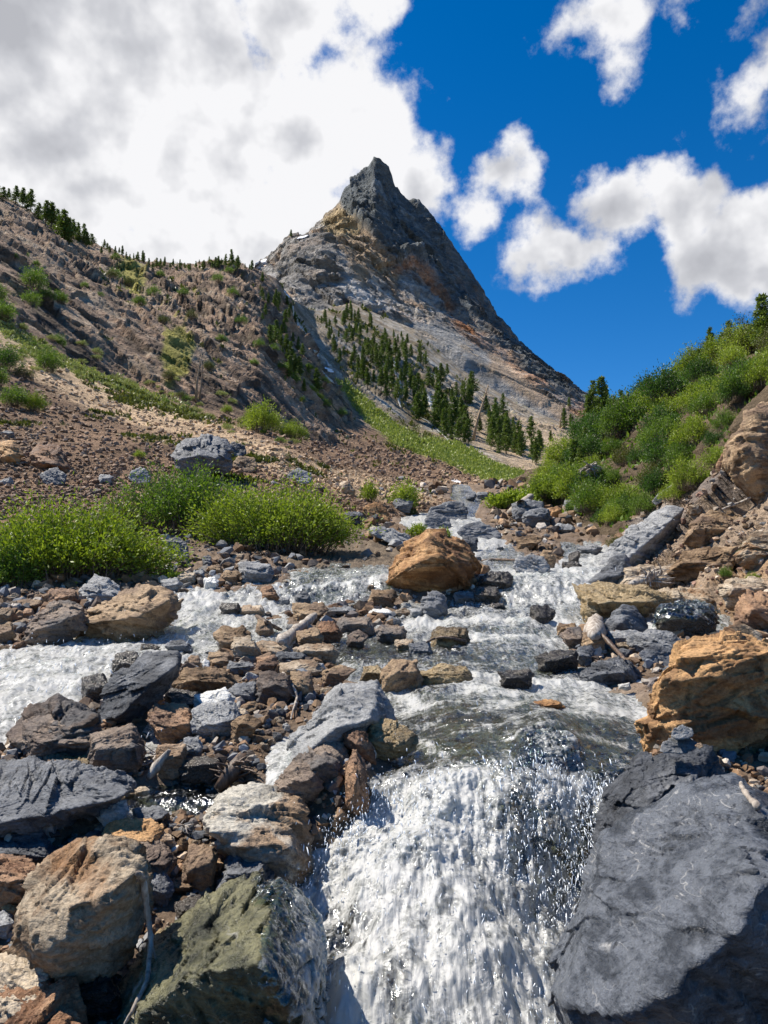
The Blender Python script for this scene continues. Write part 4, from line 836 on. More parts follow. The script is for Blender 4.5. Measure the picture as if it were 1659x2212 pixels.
# further stones, copies of a few shapes
rs = np.random.RandomState(4)
protos = []
for i in range(14):
    r0 = np.random.RandomState(100 + i); n = 16
    Q = r0.normal(size=(n, 3)); Q /= np.linalg.norm(Q, axis=1)[:, None]; Q = np.sign(Q) * np.abs(Q) ** .7; Q *= np.array([.5, .42 + .1 * r0.rand(), .26 + .16 * r0.rand()])
    V, Fc = rock_verts(Q, 4, r0, 1.0, 40); protos.append(mk_mesh('stone', V, Fc, [RM['B']], True))
def clear(x, y, w):
    for (a, b, c, d_) in HERO:
        if a + .12 * (c - a) - w * .3 < x < c - .12 * (c - a) + w * .3 and b + .1 * (d_ - b) < y < d_ + .15 * (d_ - b): return False
    return True
REG = [([(560,1310),(880,1290),(900,1400),(740,1440),(800,1480),(700,1500),(560,1650),(420,1600),(400,1420),(470,1360)], 30, 22, 48, 'BRTPGSBRTW'),
 ([(0,1290),(160,1250),(60,1400),(0,1430)], 8, 18, 40, 'BRTP'), ([(350,1200),(640,1190),(900,1270),(890,1330),(560,1310),(400,1290)], 22, 14, 34, 'BTGRPTW'),
 ([(0,1790),(250,1760),(430,1750),(450,1880),(300,1850),(120,1820),(0,1900)], 18, 20, 46, 'BRTGSP'), ([(1020,1060),(1290,1085),(1260,1180),(1120,1190),(1030,1100)], 26, 11, 26, 'GSBTP'),
 ([(1290,1330),(1560,1320),(1400,1460),(1300,1400)], 10, 22, 44, 'BPTS'), ([(0,925),(350,950),(700,1030),(700,1080),(350,1080),(0,1100)], 34, 12, 34, 'RBTPGB'),
 ([(1430,1110),(1659,1080),(1659,1260),(1450,1230)], 9, 16, 38, 'BTGP'), ([(0,2020),(50,2060),(60,2150),(0,2110)], 3, 25, 45, 'TBG'), ([(780,1040),(1000,1060),(900,1100),(800,1090)], 8, 10, 22, 'GTB'),
 ([(1580,1690),(1659,1700),(1659,1740),(1600,1720)], 4, 26, 42, 'RBT'), ([(850,1180),(1100,1130),(1100,1270),(1040,1230)], 8, 14, 30, 'SDBG')]
for poly, cnt, lo, hi, kinds in REG:
    pp = np.array(poly); got = 0
    for _ in range(cnt * 30):
        if got >= cnt: break
        x = rs.uniform(pp[:, 0].min(), pp[:, 0].max()); y = rs.uniform(pp[:, 1].min(), pp[:, 1].max()); w = lo + (hi - lo) * rs.rand() ** 1.8
        if poly_sd(np.array([x]), np.array([y]), poly)[0] < 0 or not clear(x, y, w): continue
        ii = int(np.clip((x - A.px[0]) / 5, 0, len(A.px) - 1)); jj = int(np.argmin(np.abs(A.py[ii] - y)))
        if sd_all[ii, jj] > -w * .35 and rs.rand() < .93: continue
        g = ground(x, y + w * .2); S = w / F * g.y
        o = obj('stone', protos[rs.randint(14)], loc=(g.x, g.y + S * .2, g.z + S * .12), rot=(rs.uniform(-.35, .35), rs.uniform(-.35, .35), rs.uniform(0, 6.28)), scale=(S, S, S))
        k = kinds[rs.randint(len(kinds))]; o.material_slots[0].link = 'OBJECT'; o.material_slots[0].material = RM[k]
        tag(o, None, 'stone'); ALLROCK.append((o, x, y, w, w * .6, k, False)); HERO.append((x - w / 2, y - w * .35, x + w / 2, y + w * .3)); got += 1

# labels: colour and size, then the nearest landmark, then the place in the row
MARKS = [('the split orange boulder', 935, 1215), ('the long tilted slate slab', 300, 1490), ('the rounded brown boulder', 280, 1330), ('the long pale slab', 720, 1560),
 ('the pale square block', 560, 1800), ('the wide flat slab', 120, 1715), ('the little cairn', 1470, 1600), ('the huge orange boulder', 1540, 1470), ('the leaning slate fin', 1320, 1235),
 ('the round blue black boulder', 937, 1310), ('the largest slate boulder', 437, 975), ('the rust red wedge rock', 105, 990), ('the big striped block', 170, 1960), ('the wide far slate boulder', 965, 1105),
 ('the front left willow', 140, 1160), ('the right willow', 590, 1110), ('the middle cascade', 1170, 1275), ('the black wet ledge', 1485, 1340), ('the driftwood log', 645, 1360), ('the tall brown crag', 1640, 980), ('the bleached root tangle', 330, 1640)]
ORD = ['first', 'second', 'third', 'fourth', 'fifth', 'sixth', 'seventh', 'eighth', 'ninth', 'tenth', 'eleventh', 'twelfth', 'thirteenth', 'fourteenth', 'fifteenth', 'sixteenth', 'seventeenth', 'eighteenth', 'nineteenth', 'twentieth']
def near_mark(x, y, marks):
    b = min(marks, key=lambda m: math.hypot(x - m[1], (y - m[2]) * 1.3)); dx, dy = x - b[1], (y - b[2]) * 1.3
    rel = ('right of' if dx > 0 else 'left of') if abs(dx) > abs(dy) else ('below' if dy > 0 else 'above')
    return b[0], rel
def autolabel(items, marks, fmt):
    """items: (object, x, y, phrase, plural group word)"""
    gr = {}
    for o, x, y, ph in items:
        m, r = near_mark(x, y, marks); gr.setdefault((ph, r, m), []).append((x, o))
    for (ph, r, m), L in gr.items():
        L.sort(key=lambda t: t[0]); n = len(L)
        for i, (x, o) in enumerate(L):
            if n == 1: o['label'] = f'{ph} {r} {m}'
            elif i == 0: o['label'] = f'leftmost {ph} {r} {m}'
            elif i == n - 1: o['label'] = f'rightmost {ph} {r} {m}'
            else: o['label'] = f'{ORD[i]} {ph} from left, {r} {m}'
items = []
for (o, x, y, w, h, k, done) in ALLROCK:
    if done: continue
    size = 'small' if w < 32 else ('medium' if w < 70 else 'large'); shp = 'flat' if h < .45 * w else 'angular'
    items.append((o, x, y, f'{size} {shp} {COLNAME[k]} {o.name.split(".")[0]}'))
    o['group'] = 'loose stones along the stream and on the scree'
autolabel(items, MARKS, None)

# rubble nobody could count
def stone_protos(n, nf=13):
    out = []
    for i in range(n):
        r0 = np.random.RandomState(300 + i); Q = r0.normal(size=(nf, 3)); Q /= np.linalg.norm(Q, axis=1)[:, None]; Q *= np.array([.5, .4, .27 + .1 * r0.rand()])
        bm = bmesh.new()
        for p in Q: bm.verts.new(p)
        bmesh.ops.convex_hull(bm, input=bm.verts); bmesh.ops.triangulate(bm, faces=bm.faces)
        bm.verts.ensure_lookup_table(); bm.verts.index_update()
        out.append((np.array([v.co[:] for v in bm.verts]), np.array([[v.index for v in f.verts] for f in bm.faces]))); bm.free()
    return out
SP = stone_protos(16)
PAL = np.array([[.20,.13,.08],[.17,.105,.06],[.26,.17,.10],[.14,.12,.11],[.13,.14,.155],[.33,.26,.19],[.42,.37,.31],[.10,.075,.06],[.22,.22,.22],[.22,.135,.08]])
def rot_mats(n, rs, tilt=.5):
    a = rs.uniform(0, 6.283, n); b = rs.normal(0, tilt, n); c = rs.normal(0, tilt, n)
    ca, sa, cb, sb, cc_, sc_ = np.cos(a), np.sin(a), np.cos(b), np.sin(b), np.cos(c), np.sin(c); Z = np.zeros(n); O = np.ones(n)
    Rz = np.stack([ca, -sa, Z, sa, ca, Z, Z, Z, O], -1).reshape(n, 3, 3); Rx = np.stack([O, Z, Z, Z, cb, -sb, Z, sb, cb], -1).reshape(n, 3, 3); Ry = np.stack([cc_, Z, sc_, Z, O, Z, -sc_, Z, cc_], -1).reshape(n, 3, 3)
    return Rz @ Rx @ Ry
def merge_stones(name, label, pos, size, col, rs, up=.15):
    n = len(pos); R = rot_mats(n, rs); t = rs.randint(0, len(SP), n); VV = []; FF = []; CC = []; off = 0
    for k, (V, Fc) in enumerate(SP):
        m = np.where(t == k)[0]
        if not len(m): continue
        X = np.einsum('nij,vj->nvi', R[m], V) * size[m][:, None, None] + pos[m][:, None, :]; X[..., 2] += size[m][:, None] * up
        VV.append(X.reshape(-1, 3)); FF.append((Fc[None] + (np.arange(len(m)) * len(V))[:, None, None] + off).reshape(-1, 3)); off += len(m) * len(V)
        CC.append(np.repeat(col[m], len(V), 0))
    me = mk_mesh(name, np.concatenate(VV), np.concatenate(FF), [M_STONES], False, np.concatenate(CC))
    return tag(obj(name, me), label, 'rubble', kind='stuff')
def scatter(S, n, rs, lo, hi, pw, reg=None, wfun=None, pal=None, base=None):
    pp = proj(S.P); w = np.abs(np.gradient(pp[1], axis=1)) * ((pp[0] > -430) & (pp[0] < 2080) & (pp[1] < 2420)) * np.where((pp[0] > -60) & (pp[0] < 1720), 1., .45)
    if reg is not None: w = w * (poly_sd(S.PX, S.py, reg) > 0)
    if wfun is not None: w = w * wfun
    w = w.ravel() / w.sum(); k = rs.choice(len(w), n, p=w); P = S.P.reshape(-1, 3)[k].copy(); d = S.d.ravel()[k]
    P[:, 0] += rs.uniform(-2.5, 2.5, n) * d / F; P[:, 1] += rs.uniform(-3, 3, n) * d / F
    s = (lo + (hi - lo) * rs.rand(n) ** pw) * d / F
    pal = PAL if pal is None else pal
    c = pal[rs.randint(0, len(pal), n)] * rs.uniform(.5, 1.6, (n, 1))
    if base is not None: c = c * .32 + .66 * base.reshape(-1, 3)[k] * rs.uniform(.6, 1.3, (n, 1))
    return P, s, c
rs = np.random.RandomState(77)
dry = 1 - .99 * sstep(sd_all, -32, -12)
P_, s_, c_ = scatter(A, 18000, rs, 7, 42, 3.0, wfun=dry * (1 - .75 * mud[..., 0]) * np.clip((2500 - A.py) / 900, .25, 1))
merge_stones('rubble', 'brown and grey stones lying thick between the boulders along the stream', P_, s_, c_, rs)
P_, s_, c_ = scatter(A, 2600, rs, 12, 44, 2.2, wfun=bed)
merge_stones('streambed_stones', 'wet brown and golden stones on the bed under the water', P_, s_, c_ * np.array([.8, .7, .5]), rs, -.1)
tal = [(-100,700),(0,740),(250,830),(430,895),(560,908),(760,935),(900,985),(1150,1042),(1200,1100),(900,1110),(700,1190),(-100,1290)]
tb = np.array([.30,.20,.14]); PAL2 = np.array([[.21,.145,.10],[.18,.12,.08],[.27,.19,.13],[.16,.125,.10],[.36,.28,.20],[.44,.36,.28],[.20,.19,.18],[.25,.15,.11]])
P_, s_, c_ = scatter(B, 21000, rs, 3.0, 17, 3.0, reg=tal, wfun=(1 - cliffm_B) * (1 - .8 * gr_B) * np.clip((B.py - 600) / 450, .1, 1) ** 1.5, pal=PAL2, base=colB_fin)
merge_stones('scree', 'broken brown and tan stones covering the scree slope at the left', P_, s_, c_, rs)
P_, s_, c_ = scatter(D, 1000, rs, 5, 22, 2.5, reg=[(1280,1230),(1400,1100),(1700,980),(1700,1400),(1440,1330)], pal=PAL2)
merge_stones('bank_rubble', 'tan and brown chips scattered over the right bank', P_, s_, c_, rs)

# thin sheets of water running over three of the stones
def film(o, th, f0, f1, xa, xb, cut, seed):
    me = o.data; n = len(me.vertices); V = np.empty(n * 3, np.float32); me.vertices.foreach_get('co', V); V = V.reshape(-1, 3).astype(float)
    N = np.empty(n * 3, np.float32); me.vertices.foreach_get('normal', N); N = N.reshape(-1, 3)
    T = np.empty(len(me.polygons) * 3, np.int32); me.loops.foreach_get('vertex_index', T); T = T.reshape(-1, 3)
    Wd = V + np.array(o.location[:]); x, y = proj(Wd); g_ = fbm(Wd * 5, 3, seed)
    keep = (N[:, 2] > cut) & (x + 60 * g_ > xa); k = keep[T].all(1); T = T[k]; used = np.unique(T); mp = np.full(n, -1); mp[used] = np.arange(len(used))
    f = f0 + (f1 - f0) * sstep(x, xa, xb) + .25 * g_
    V2 = V + N * (th + th * .8 * fbm(Wd * 14, 3, seed + 3, .6, True)[:, None])
    m2 = mk_mesh('stream_film', V2[used], mp[T], [M_WATER], True, None, {'foam': f[used]}); tag(obj('stream_water', m2, loc=o.location), kind='structure')
film(mossy, .012, .35, .85, 570, 700, -.3, 5); film(ledge, .03, .2, .5, 1380, 1500, .1, 6); film(lipr, .014, .45, .75, 1100, 1250, -.4, 7)
# ---------------------------------------------------------------- plants
def leaf_quads(P, Dr, ln, wd, rs, tri=False):
    n = len(P); Dr = Dr / (np.linalg.norm(Dr, axis=1)[:, None] + 1e-9); r = rs.normal(size=(n, 3)); s = np.cross(Dr, r); s /= np.linalg.norm(s, axis=1)[:, None] + 1e-9
    ln = np.broadcast_to(ln, (n,))[:, None]; wd = np.broadcast_to(wd, (n,))[:, None]
    V = np.stack([P, P + Dr * ln * .5 + s * wd * .5, P + Dr * ln, P + Dr * ln * .5 - s * wd * .5], 1).reshape(-1, 3)
    return V, (np.arange(n * 4).reshape(n, 4))
def tube(pts, rad, k=6):
    pts = np.asarray(pts, float); n = len(pts); rad = np.broadcast_to(rad, (n,)); T = np.gradient(pts, axis=0); T /= np.linalg.norm(T, axis=1)[:, None] + 1e-9
    ref = np.array([0.31, .11, .94]) if abs(T[0, 2]) < .9 else np.array([1., .1, .05]); a = np.cross(T, ref); a /= np.linalg.norm(a, axis=1)[:, None] + 1e-9; b = np.cross(T, a)
    th = np.arange(k) / k * 2 * math.pi
    V = pts[:, None] + (a[:, None] * np.cos(th)[None, :, None] + b[:, None] * np.sin(th)[None, :, None]) * rad[:, None, None]
    F_ = [(i * k + j, i * k + (j + 1) % k, (i + 1) * k + (j + 1) % k, (i + 1) * k + j) for i in range(n - 1) for j in range(k)]
    V = np.concatenate([V.reshape(-1, 3), pts[-1:], pts[:1]]); F_ += [((n - 1) * k + j, (n - 1) * k + (j + 1) % k, n * k, n * k) for j in range(k)] + [((j + 1) % k, j, n * k + 1, n * k + 1) for j in range(k)]
    return V, np.array(F_)
def tubes(L, k=6):
    VV = []; FF = []; TT = []; off = 0
    for p, r in L:
        V, Fc = tube(p, r, k); VV.append(V); q = Fc[Fc[:, 2] != Fc[:, 3]]; t = Fc[Fc[:, 2] == Fc[:, 3]][:, :3]
        FF.append(q + off); TT.append(t + off); off += len(V)
    return np.concatenate(VV), [np.concatenate(FF), np.concatenate(TT)]
def shrub_mesh(rs, w, dp, h, nst, nleaf, ln, mat, lean=0., low=.30, open_=.0):
    """many stems fanning from a low crown of roots, leaves along their upper parts"""
    L = []; LP = []; LD = []
    ph = rs.uniform(0, 6.28, 6)
    for i in range(nst):
        a = rs.uniform(0, 6.283); rr = rs.rand() ** .5; zt = math.sqrt(max(0, 1 - (rr * .96) ** 2)) * (rs.uniform(.6, 1.0) + (.28 * rs.rand() if rs.rand() < .18 else 0))
        lump = 1 + .10 * rs.normal() + .13 * math.sin(3 * a + ph[0]) + .10 * math.sin(5 * a + ph[1] + 3 * rr)
        e = np.array([math.cos(a) * rr * w / 2 * lump + lean * zt * h, math.sin(a) * rr * dp / 2 * lump, (zt * .92 + .08) * h * (1 + .12 * math.sin(4 * a + ph[2] + 4 * rr))])
        b = np.array([math.cos(a) * rr * w * .30, math.sin(a) * rr * dp * .26, 0.0]) + rs.normal(size=3) * np.array([.04, .04, 0]) * w
        m = (b * .6 + e * .4) + np.array([0, 0, .10 * h]) + rs.normal(size=3) * .03 * h
        t = np.linspace(0, 1, 6)[:, None]; c = (1 - t) ** 2 * b + 2 * t * (1 - t) * m + t * t * e
        L.append((c, np.linspace(.0045, .0015, 6) * max(h, .5) * 1.5))
        k = max(1, nleaf // nst); tt = low + (1.03 - low) * rs.rand(k) ** .62; tt = tt[:, None]
        c = (1 - tt) ** 2 * b + 2 * tt * (1 - tt) * m + tt * tt * e; dr = 2 * (1 - tt) * (m - b) + 2 * tt * (e - m)
        dr /= np.linalg.norm(dr, axis=1)[:, None]; o = rs.normal(size=(k, 3)) * (.035 + .05 * tt) * h * .9
        LP.append(c + o); LD.append(dr * .7 + rs.normal(size=(k, 3)) * .55 + o / h * 3)
    LP = np.concatenate(LP); LD = np.concatenate(LD); n = len(LP)
    V, Fc = leaf_quads(LP, LD, ln * rs.uniform(.6, 1.3, n), ln * .38 * rs.uniform(.7, 1.3, n), rs)
    tint = np.repeat(np.clip(rs.normal(.5, .22, n), 0, 1), 4)
    SV, SF = tubes(L, 3)
    return mk_mesh('foliage', V, Fc, [mat], False, None, {'tint': tint}), mk_mesh('stems', SV, SF, [M_STEM], True)
def shrub(px0, px1, ytop, ybase, seed, mat, nst, nleaf, ln, label, name='willow_bush', cat='bush', depth=.8, lean=0, low=.3, dy=0):
    cx = (px0 + px1) / 2; g = ground(cx, ybase); d = g.y; w = (px1 - px0) / F * d; h = (ybase - ytop) / F * d
    rs = np.random.RandomState(seed); f, s = shrub_mesh(rs, w, w * depth, h, nst, nleaf, ln, mat, lean, low)
    o = obj(name, None, loc=(g.x, g.y + w * depth * .35 + dy, g.z)); tag(o, label, cat, 'bright green willows on the valley floor' if cat == 'bush' and name == 'willow_bush' else None)
    obj('foliage', f, o); obj('stems', s, o); return o
shrub(-110, 330, 1082, 1262, 1, M_WILLOW, 420, 26000, .078, 'front left bright green willow cut by the left edge of the picture', depth=.6, low=.38)
shrub(205, 560, 1003, 1165, 2, M_SHRUB, 380, 17000, .088, 'middle willow with bare brown stems in front of the largest slate boulder', depth=.6, low=.45)
shrub(398, 765, 1038, 1198, 3, M_WILLOW, 400, 26000, .082, 'right bright green willow reaching towards the split orange boulder', depth=.6)
shrub(210, 300, 1080, 1190, 4, M_DRYLEAF, 120, 3000, .07, 'thin olive bush between the front left and the middle willow', depth=.7, low=.4)
shrub(-60, 75, 1175, 1275, 5, M_SHRUB, 120, 6000, .055, 'low dark green bush under the front left willow at the left edge', depth=.6)
shrub(845, 908, 1028, 1105, 6, M_WILLOW, 70, 2600, .10, 'thin upright green tuft beside the stream below the scree', depth=.7, low=.15)
shrub(780, 815, 1035, 1085, 7, M_WILLOW, 40, 1200, .09, 'small green tuft left of the thin upright tuft', depth=.7, low=.2)
shrub(1058, 1175, 1058, 1098, 8, M_WILLOW, 120, 5000, .16, 'bright green grassy bush at the head of the stream', depth=.5, low=.1)
shrub(925, 975, 1142, 1175, 9, M_WILLOW, 40, 1500, .07, 'little green plant on top left of the split orange boulder', depth=.6, low=.1, dy=-.2)
shrub(880, 925, 1130, 1160, 10, M_WILLOW, 40, 1500, .07, 'little green plant on the long flat slate slab', depth=.6, low=.1)
shrub(350, 400, 1235, 1262, 11, M_WILLOW, 30, 900, .05, 'tiny green plant at the right foot of the front left willow', depth=.6, low=.1)

def proto_shrub(seed, mat, nst, nleaf, ln, h=.75):
    rs = np.random.RandomState(seed); return shrub_mesh(rs, 1., 1., h, nst, nleaf, ln, mat)
PS = [proto_shrub(31, M_SHRUB, 90, 4600, .052), proto_shrub(32, M_SHRUB2, 80, 4000, .06, .85), proto_shrub(33, M_WILLOW, 90, 4600, .052), proto_shrub(34, M_DRYLEAF, 110, 3600, .045, .65),
      proto_shrub(35, M_SAGE, 70, 2600, .05, .42), proto_shrub(36, M_SHRUB, 60, 2200, .06, .7)]
def place_shrub(k, x, y, w, rs, sx=1., name='shrub'):
    g = ground(x, y)
    if g.y > 500: return None
    S = w / F * g.y
    r = obj(name, None, loc=g, rot=(0, 0, rs.uniform(0, 6.28)), scale=(S * sx, S * sx, S * rs.uniform(.85, 1.2)))
    obj('foliage', PS[k][0], r); obj('stems', PS[k][1], r); tag(r, None, 'shrub'); return r
BMARKS = [('the right skyline spruces', 1300, 880), ('the tall brown crag', 1640, 960), ('the pale bedrock slab', 1390, 1160), ('the slender grey stone', 1438, 1066), ('the grassy bush', 1110, 1075),
          ('the three small pines', 1560, 740), ('the weathered root stump', 1275, 1010)]
rs = np.random.RandomState(91); items = []
polyR = [(1150,1085),(1180,1035),(1262,960),(1290,900),(1345,862),(1450,800),(1560,735),(1659,690),(1760,640),(1760,830),(1659,850),(1590,890),(1560,960),(1480,1010),(1440,1060),(1400,1110),(1330,1150),(1290,1130),(1230,1105)]
SHN = ['dark green leafy shrub', 'tall mid green shrub', 'light yellow green shrub', 'olive brown shrub', 'pale sage tuft', 'small dark green shrub']
got = 0; placed = []
for _ in range(4000):
    if got >= 100: break
    x = rs.uniform(1150, 1760); y = rs.uniform(640, 1150)
    if poly_sd(np.array([x]), np.array([y]), polyR)[0] < 0: continue
    w = rs.uniform(50, 110) * (.95 if y < 950 else .8)
    if any(math.hypot(x - a, (y - b) * 1.5) < 24 for a, b in placed): continue
    olive = math.hypot(x - 1400, (y - 1010) * 1.3) < 75 or (x > 1480 and y < 830 and rs.rand() < .45)
    k = 3 if olive and rs.rand() < .7 else (2 if (x > 1500 and rs.rand() < .5) or rs.rand() < .28 else rs.randint(0, 2))
    r = place_shrub(k, x, y, w, rs)
    if r is None: continue
    placed.append((x, y)); got += 1; r['group'] = 'shrubs covering the right bank'; items.append((r, x, y, SHN[k]))
for (k, x, y, w) in ((2,1500,1060,90),(2,1470,1085,60),(2,1545,1010,70),(2,1620,1215,50),(2,1655,1205,50),(3,1335,1185,50),(0,1590,1250,30),(2,1640,1260,34),(5,1450,1150,30),(2,1350,1105,80),(0,1290,1110,90),(2,1230,1090,90),(0,1180,1085,70),(2,1325,1135,60),(5,1420,1190,26)):
    r = place_shrub(k, x, y, w, rs); r['group'] = 'shrubs covering the right bank'; items.append((r, x, y, SHN[k]))
autolabel(items, BMARKS, None)
LMARKS = [('the two bare snags', 428, 830), ('the sage band', 250, 830), ('the left skyline pines', 120, 490), ('the green strip', 850, 940), ('the far waterfall', 680, 760), ('the yellow lichen cliff', 380, 770), ('the largest slate boulder', 437, 975), ('the rust red wedge rock', 105, 990)]
items = []
def add(k, x, y, w, sx=1.):
    r = place_shrub(k, x, y, w, rs, sx); 
    if r is None: return
    r['group'] = 'shrubs dotted over the left hillside'; items.append((r, x, y, SHN[k]))
for t in ((0,70,625,60),(0,95,650,45),(5,65,660,46),(0,0,690,66),(0,-20,650,60),(0,128,655,40),(1,10,800,70),(0,-10,835,60),(3,50,818,50),(0,105,805,60),(0,132,750,34),(2,565,935,78),(2,545,925,50),(2,585,930,50),(2,635,950,60),(2,620,945,40),(2,490,893,26),(0,30,880,70),(2,75,890,50),
          (5,250,600,30),(5,330,640,34),(0,300,660,30),(5,395,640,28),(0,345,600,24),(5,250,560,20),(5,470,610,30),(5,500,640,28),(5,520,700,30),(0,475,740,26),(5,560,750,28),(5,590,760,26),(5,610,800,30),(5,640,830,34),(2,675,850,26),(5,585,720,28),(0,545,790,24),(5,495,590,24),
          (5,30,560,18),(5,60,555,16),(0,75,575,18),(5,180,620,18),(5,215,640,16),(3,350,700,34),(3,410,690,30),(3,280,620,30),(3,450,800,30),(3,360,820,34),(3,390,860,26),(3,240,600,30),(5,700,880,26),(5,735,900,26),(5,690,830,22),(0,660,800,24),(2,690,865,20),(5,655,870,22),(2,420,1000,30),(2,300,990,26)): add(*t)
got = 0
for _ in range(900):
    if got >= 75: break
    x = rs.uniform(-20, 640); y = rs.uniform(680, 960)
    yl = np.interp(x, [0, 110, 250, 350, 480, 600, 700], [712, 760, 812, 862, 908, 950, 985]); 
    if abs(y - yl) > (26 if rs.rand() < .8 else 60) or (rs.rand() < .3 and x < 200): continue
    add(4 if rs.rand() < .8 else 5, x, y, rs.uniform(12, 30), 1.1); got += 1
autolabel(items, LMARKS, None)

# grass too fine to count
def grass(name, label, S, wmask, n, ln, mat, seed):
    rs = np.random.RandomState(seed); pp = proj(S.P); w = np.abs(np.gradient(pp[1], axis=1)) * wmask * ((pp[0] > -60) & (pp[0] < 1720)); w = w.ravel() / w.sum()
    k = rs.choice(len(w), n, p=w); P = S.P.reshape(-1, 3)[k].copy(); d = S.d.ravel()[k]; P[:, :2] += rs.normal(size=(n, 2)) * (2.5 * d / F)[:, None]
    P = np.repeat(P, 5, 0); dd = np.repeat(d, 5); m = len(P); P += rs.normal(size=(m, 3)) * (dd * .0012)[:, None]
    D_ = rs.normal(size=(m, 3)) * .55 + np.array([0, 0, 1.]); l = ln * dd / F * rs.uniform(.5, 1.4, m)
    V, Fc = leaf_quads(P, D_, l, l * .45, rs); t = np.repeat(np.clip(rs.normal(.5, .22, m), 0, 1), 4)
    tag(obj(name, mk_mesh(name, V, Fc, [mat], False, None, {'tint': t})), label, 'grass', kind='stuff')
grass('grass', 'bright green grass in the strip running down to the stream head', B, gr1 * (gr1 > .3), 9000, 5.5, M_GRASS, 5)
grass('sage_grass', 'pale sage coloured growth along the upper scree', B, gr2 * (gr2 > .3), 2600, 6, M_SAGE, 6)
grass('undergrowth', 'low green and olive growth on the right bank', D, (sstep(poly_sd(D.PX, D.py, polyR), -20, 10)), 1800, 12, M_SHRUB, 8)
grass('dry_grass', 'sparse green tufts between the rocks of the cliff and scree', B, (gr3 + lich * .8) * ((gr3 + lich) > .3) * (px_B < 1000), 3500, 8, M_DRYLEAF, 7)

# conifers
def conifer_mesh(rs, h=1., rw=.17, nb=34, bare=.12, ragged=.3, ln=.035, per=3):
    L = [(np.array([[0, 0, -.03], [rs.normal() * .006, 0, .3], [rs.normal() * .01, 0, .65], [0, 0, .985]]) * h, np.array([.018, .014, .009, .002]) * h)]
    LP = []; LD = []
    for i in range(nb):
        z = bare + (1 - bare) * (i / nb) ** .92; R = rw * (1 - z) ** .75 * (1 + ragged * rs.normal() * .5) + .012
        for k in range(per + (z < .6)):
            if rs.rand() < ragged * .35: continue
            a = rs.uniform(0, 6.283); r = R * rs.uniform(.7, 1.15); e = np.array([math.cos(a) * r, math.sin(a) * r, z + r * rs.uniform(-.25, .45)])
            b = np.array([0, 0, z]); m = 26 if z < .8 else 14
            if i % 3 == 0: L.append((np.array([b, (b + e) / 2 + [0, 0, -.004], e]), np.array([.004, .003, .001])))
            t = rs.rand(m, 1) ** .7; q = b + (e - b) * t; o = rs.normal(size=(m, 3)) * np.array([.016, .016, .010]) * (1 + .5 * (1 - z))
            LP.append(q + o); LD.append((e - b)[None] * .9 / max(r, .02) + rs.normal(size=(m, 3)) * .8 + np.array([0, 0, .35]))
    LP = np.concatenate(LP); LD = np.concatenate(LD); n = len(LP)
    V, Fc = leaf_quads(LP, LD, ln * rs.uniform(.6, 1.3, n), ln * .42 * rs.uniform(.7, 1.3, n), rs); t = np.repeat(np.clip(rs.normal(.5, .25, n), 0, 1), 4)
    SV, SF = tubes(L, 5)
    return mk_mesh('crown', V, Fc, [M_NEEDLE], False, None, {'tint': t}), mk_mesh('trunk', SV, SF, [M_BARK], True)
PC = []
for i in range(6):
    r0 = np.random.RandomState(60 + i); PC.append(conifer_mesh(r0, 1., [.19, .24, .27, .17, .22, .25][i], 36, [.08, .12, .15, .25, .05, .18][i], [.35, .5, .6, .7, .35, .6][i], .052))
SHEETS.append(C)
def conifer(x, y, hpx, rs, group, name='conifer', lean=0, sheet=None):
    g = ground(x, y) if sheet is None else (sheet.at(x, y) or ground(x, y))
    S = hpx / F * g.y * 1.03
    r = obj(name, None, loc=g, rot=(0, lean + rs.normal() * .03, rs.uniform(0, 6.28)), scale=(S * rs.uniform(.8, 1.15),) * 2 + (S,)); k = rs.randint(6)
    obj('crown', PC[k][0], r); obj('trunk', PC[k][1], r); tag(r, None, 'conifer', group); return r
rs = np.random.RandomState(12); items = []
TN = lambda h: 'tall conifer' if h > 62 else ('medium conifer' if h > 36 else 'small conifer')
sky_ = lambda x: float(np.interp(x, [0,60,100,150,200,260,320,400,470,530], [418,450,472,502,527,547,568,573,564,574]))
for x, h in ((-8,40),(6,34),(18,30),(34,44),(46,50),(58,42),(66,54),(80,40),(92,62),(104,66),(112,44),(124,58),(136,70),(148,62),(158,46),(168,44),(180,50),(188,38),(199,30)):
    y = sky_(max(x, 0)) + rs.uniform(3, 14) + (14 if h > 55 else 0); c_ = conifer(x, y, h * .95, rs, 'conifers along the left skyline'); c_.scale[0] *= 1.3; c_.scale[1] *= 1.3; items.append((c_, x, y, TN(h)))
for i in range(44):
    x = 215 + i * 7.6 + rs.uniform(-4, 4); h = rs.uniform(12, 26) + (14 if 465 < x < 520 and rs.rand() < .5 else 0); y = sky_(x) + rs.uniform(2, 16)
    items.append((conifer(x, y, h, rs, 'conifers along the left skyline'), x, y, TN(h)))
autolabel(items, [('the top of the left ridge', 60, 440), ('the stepped rise of the ridge', 170, 520), ('the start of the level skyline', 270, 560), ('the middle of the level skyline', 400, 575), ('the snowy col', 555, 575)], None)
items = []
pg = [(555,600),(600,610),(625,660),(640,700),(655,780),(690,850),(640,860),(600,790),(560,700)]
pf = [(655,640),(700,668),(760,660),(800,690),(850,715),(905,745),(925,790),(975,800),(1040,835),(1075,880),(1105,930),(1175,975),(1160,1010),(1080,985),(1000,960),(930,935),(850,870),(800,850),(745,800),(715,760),(690,700)]
placed = []
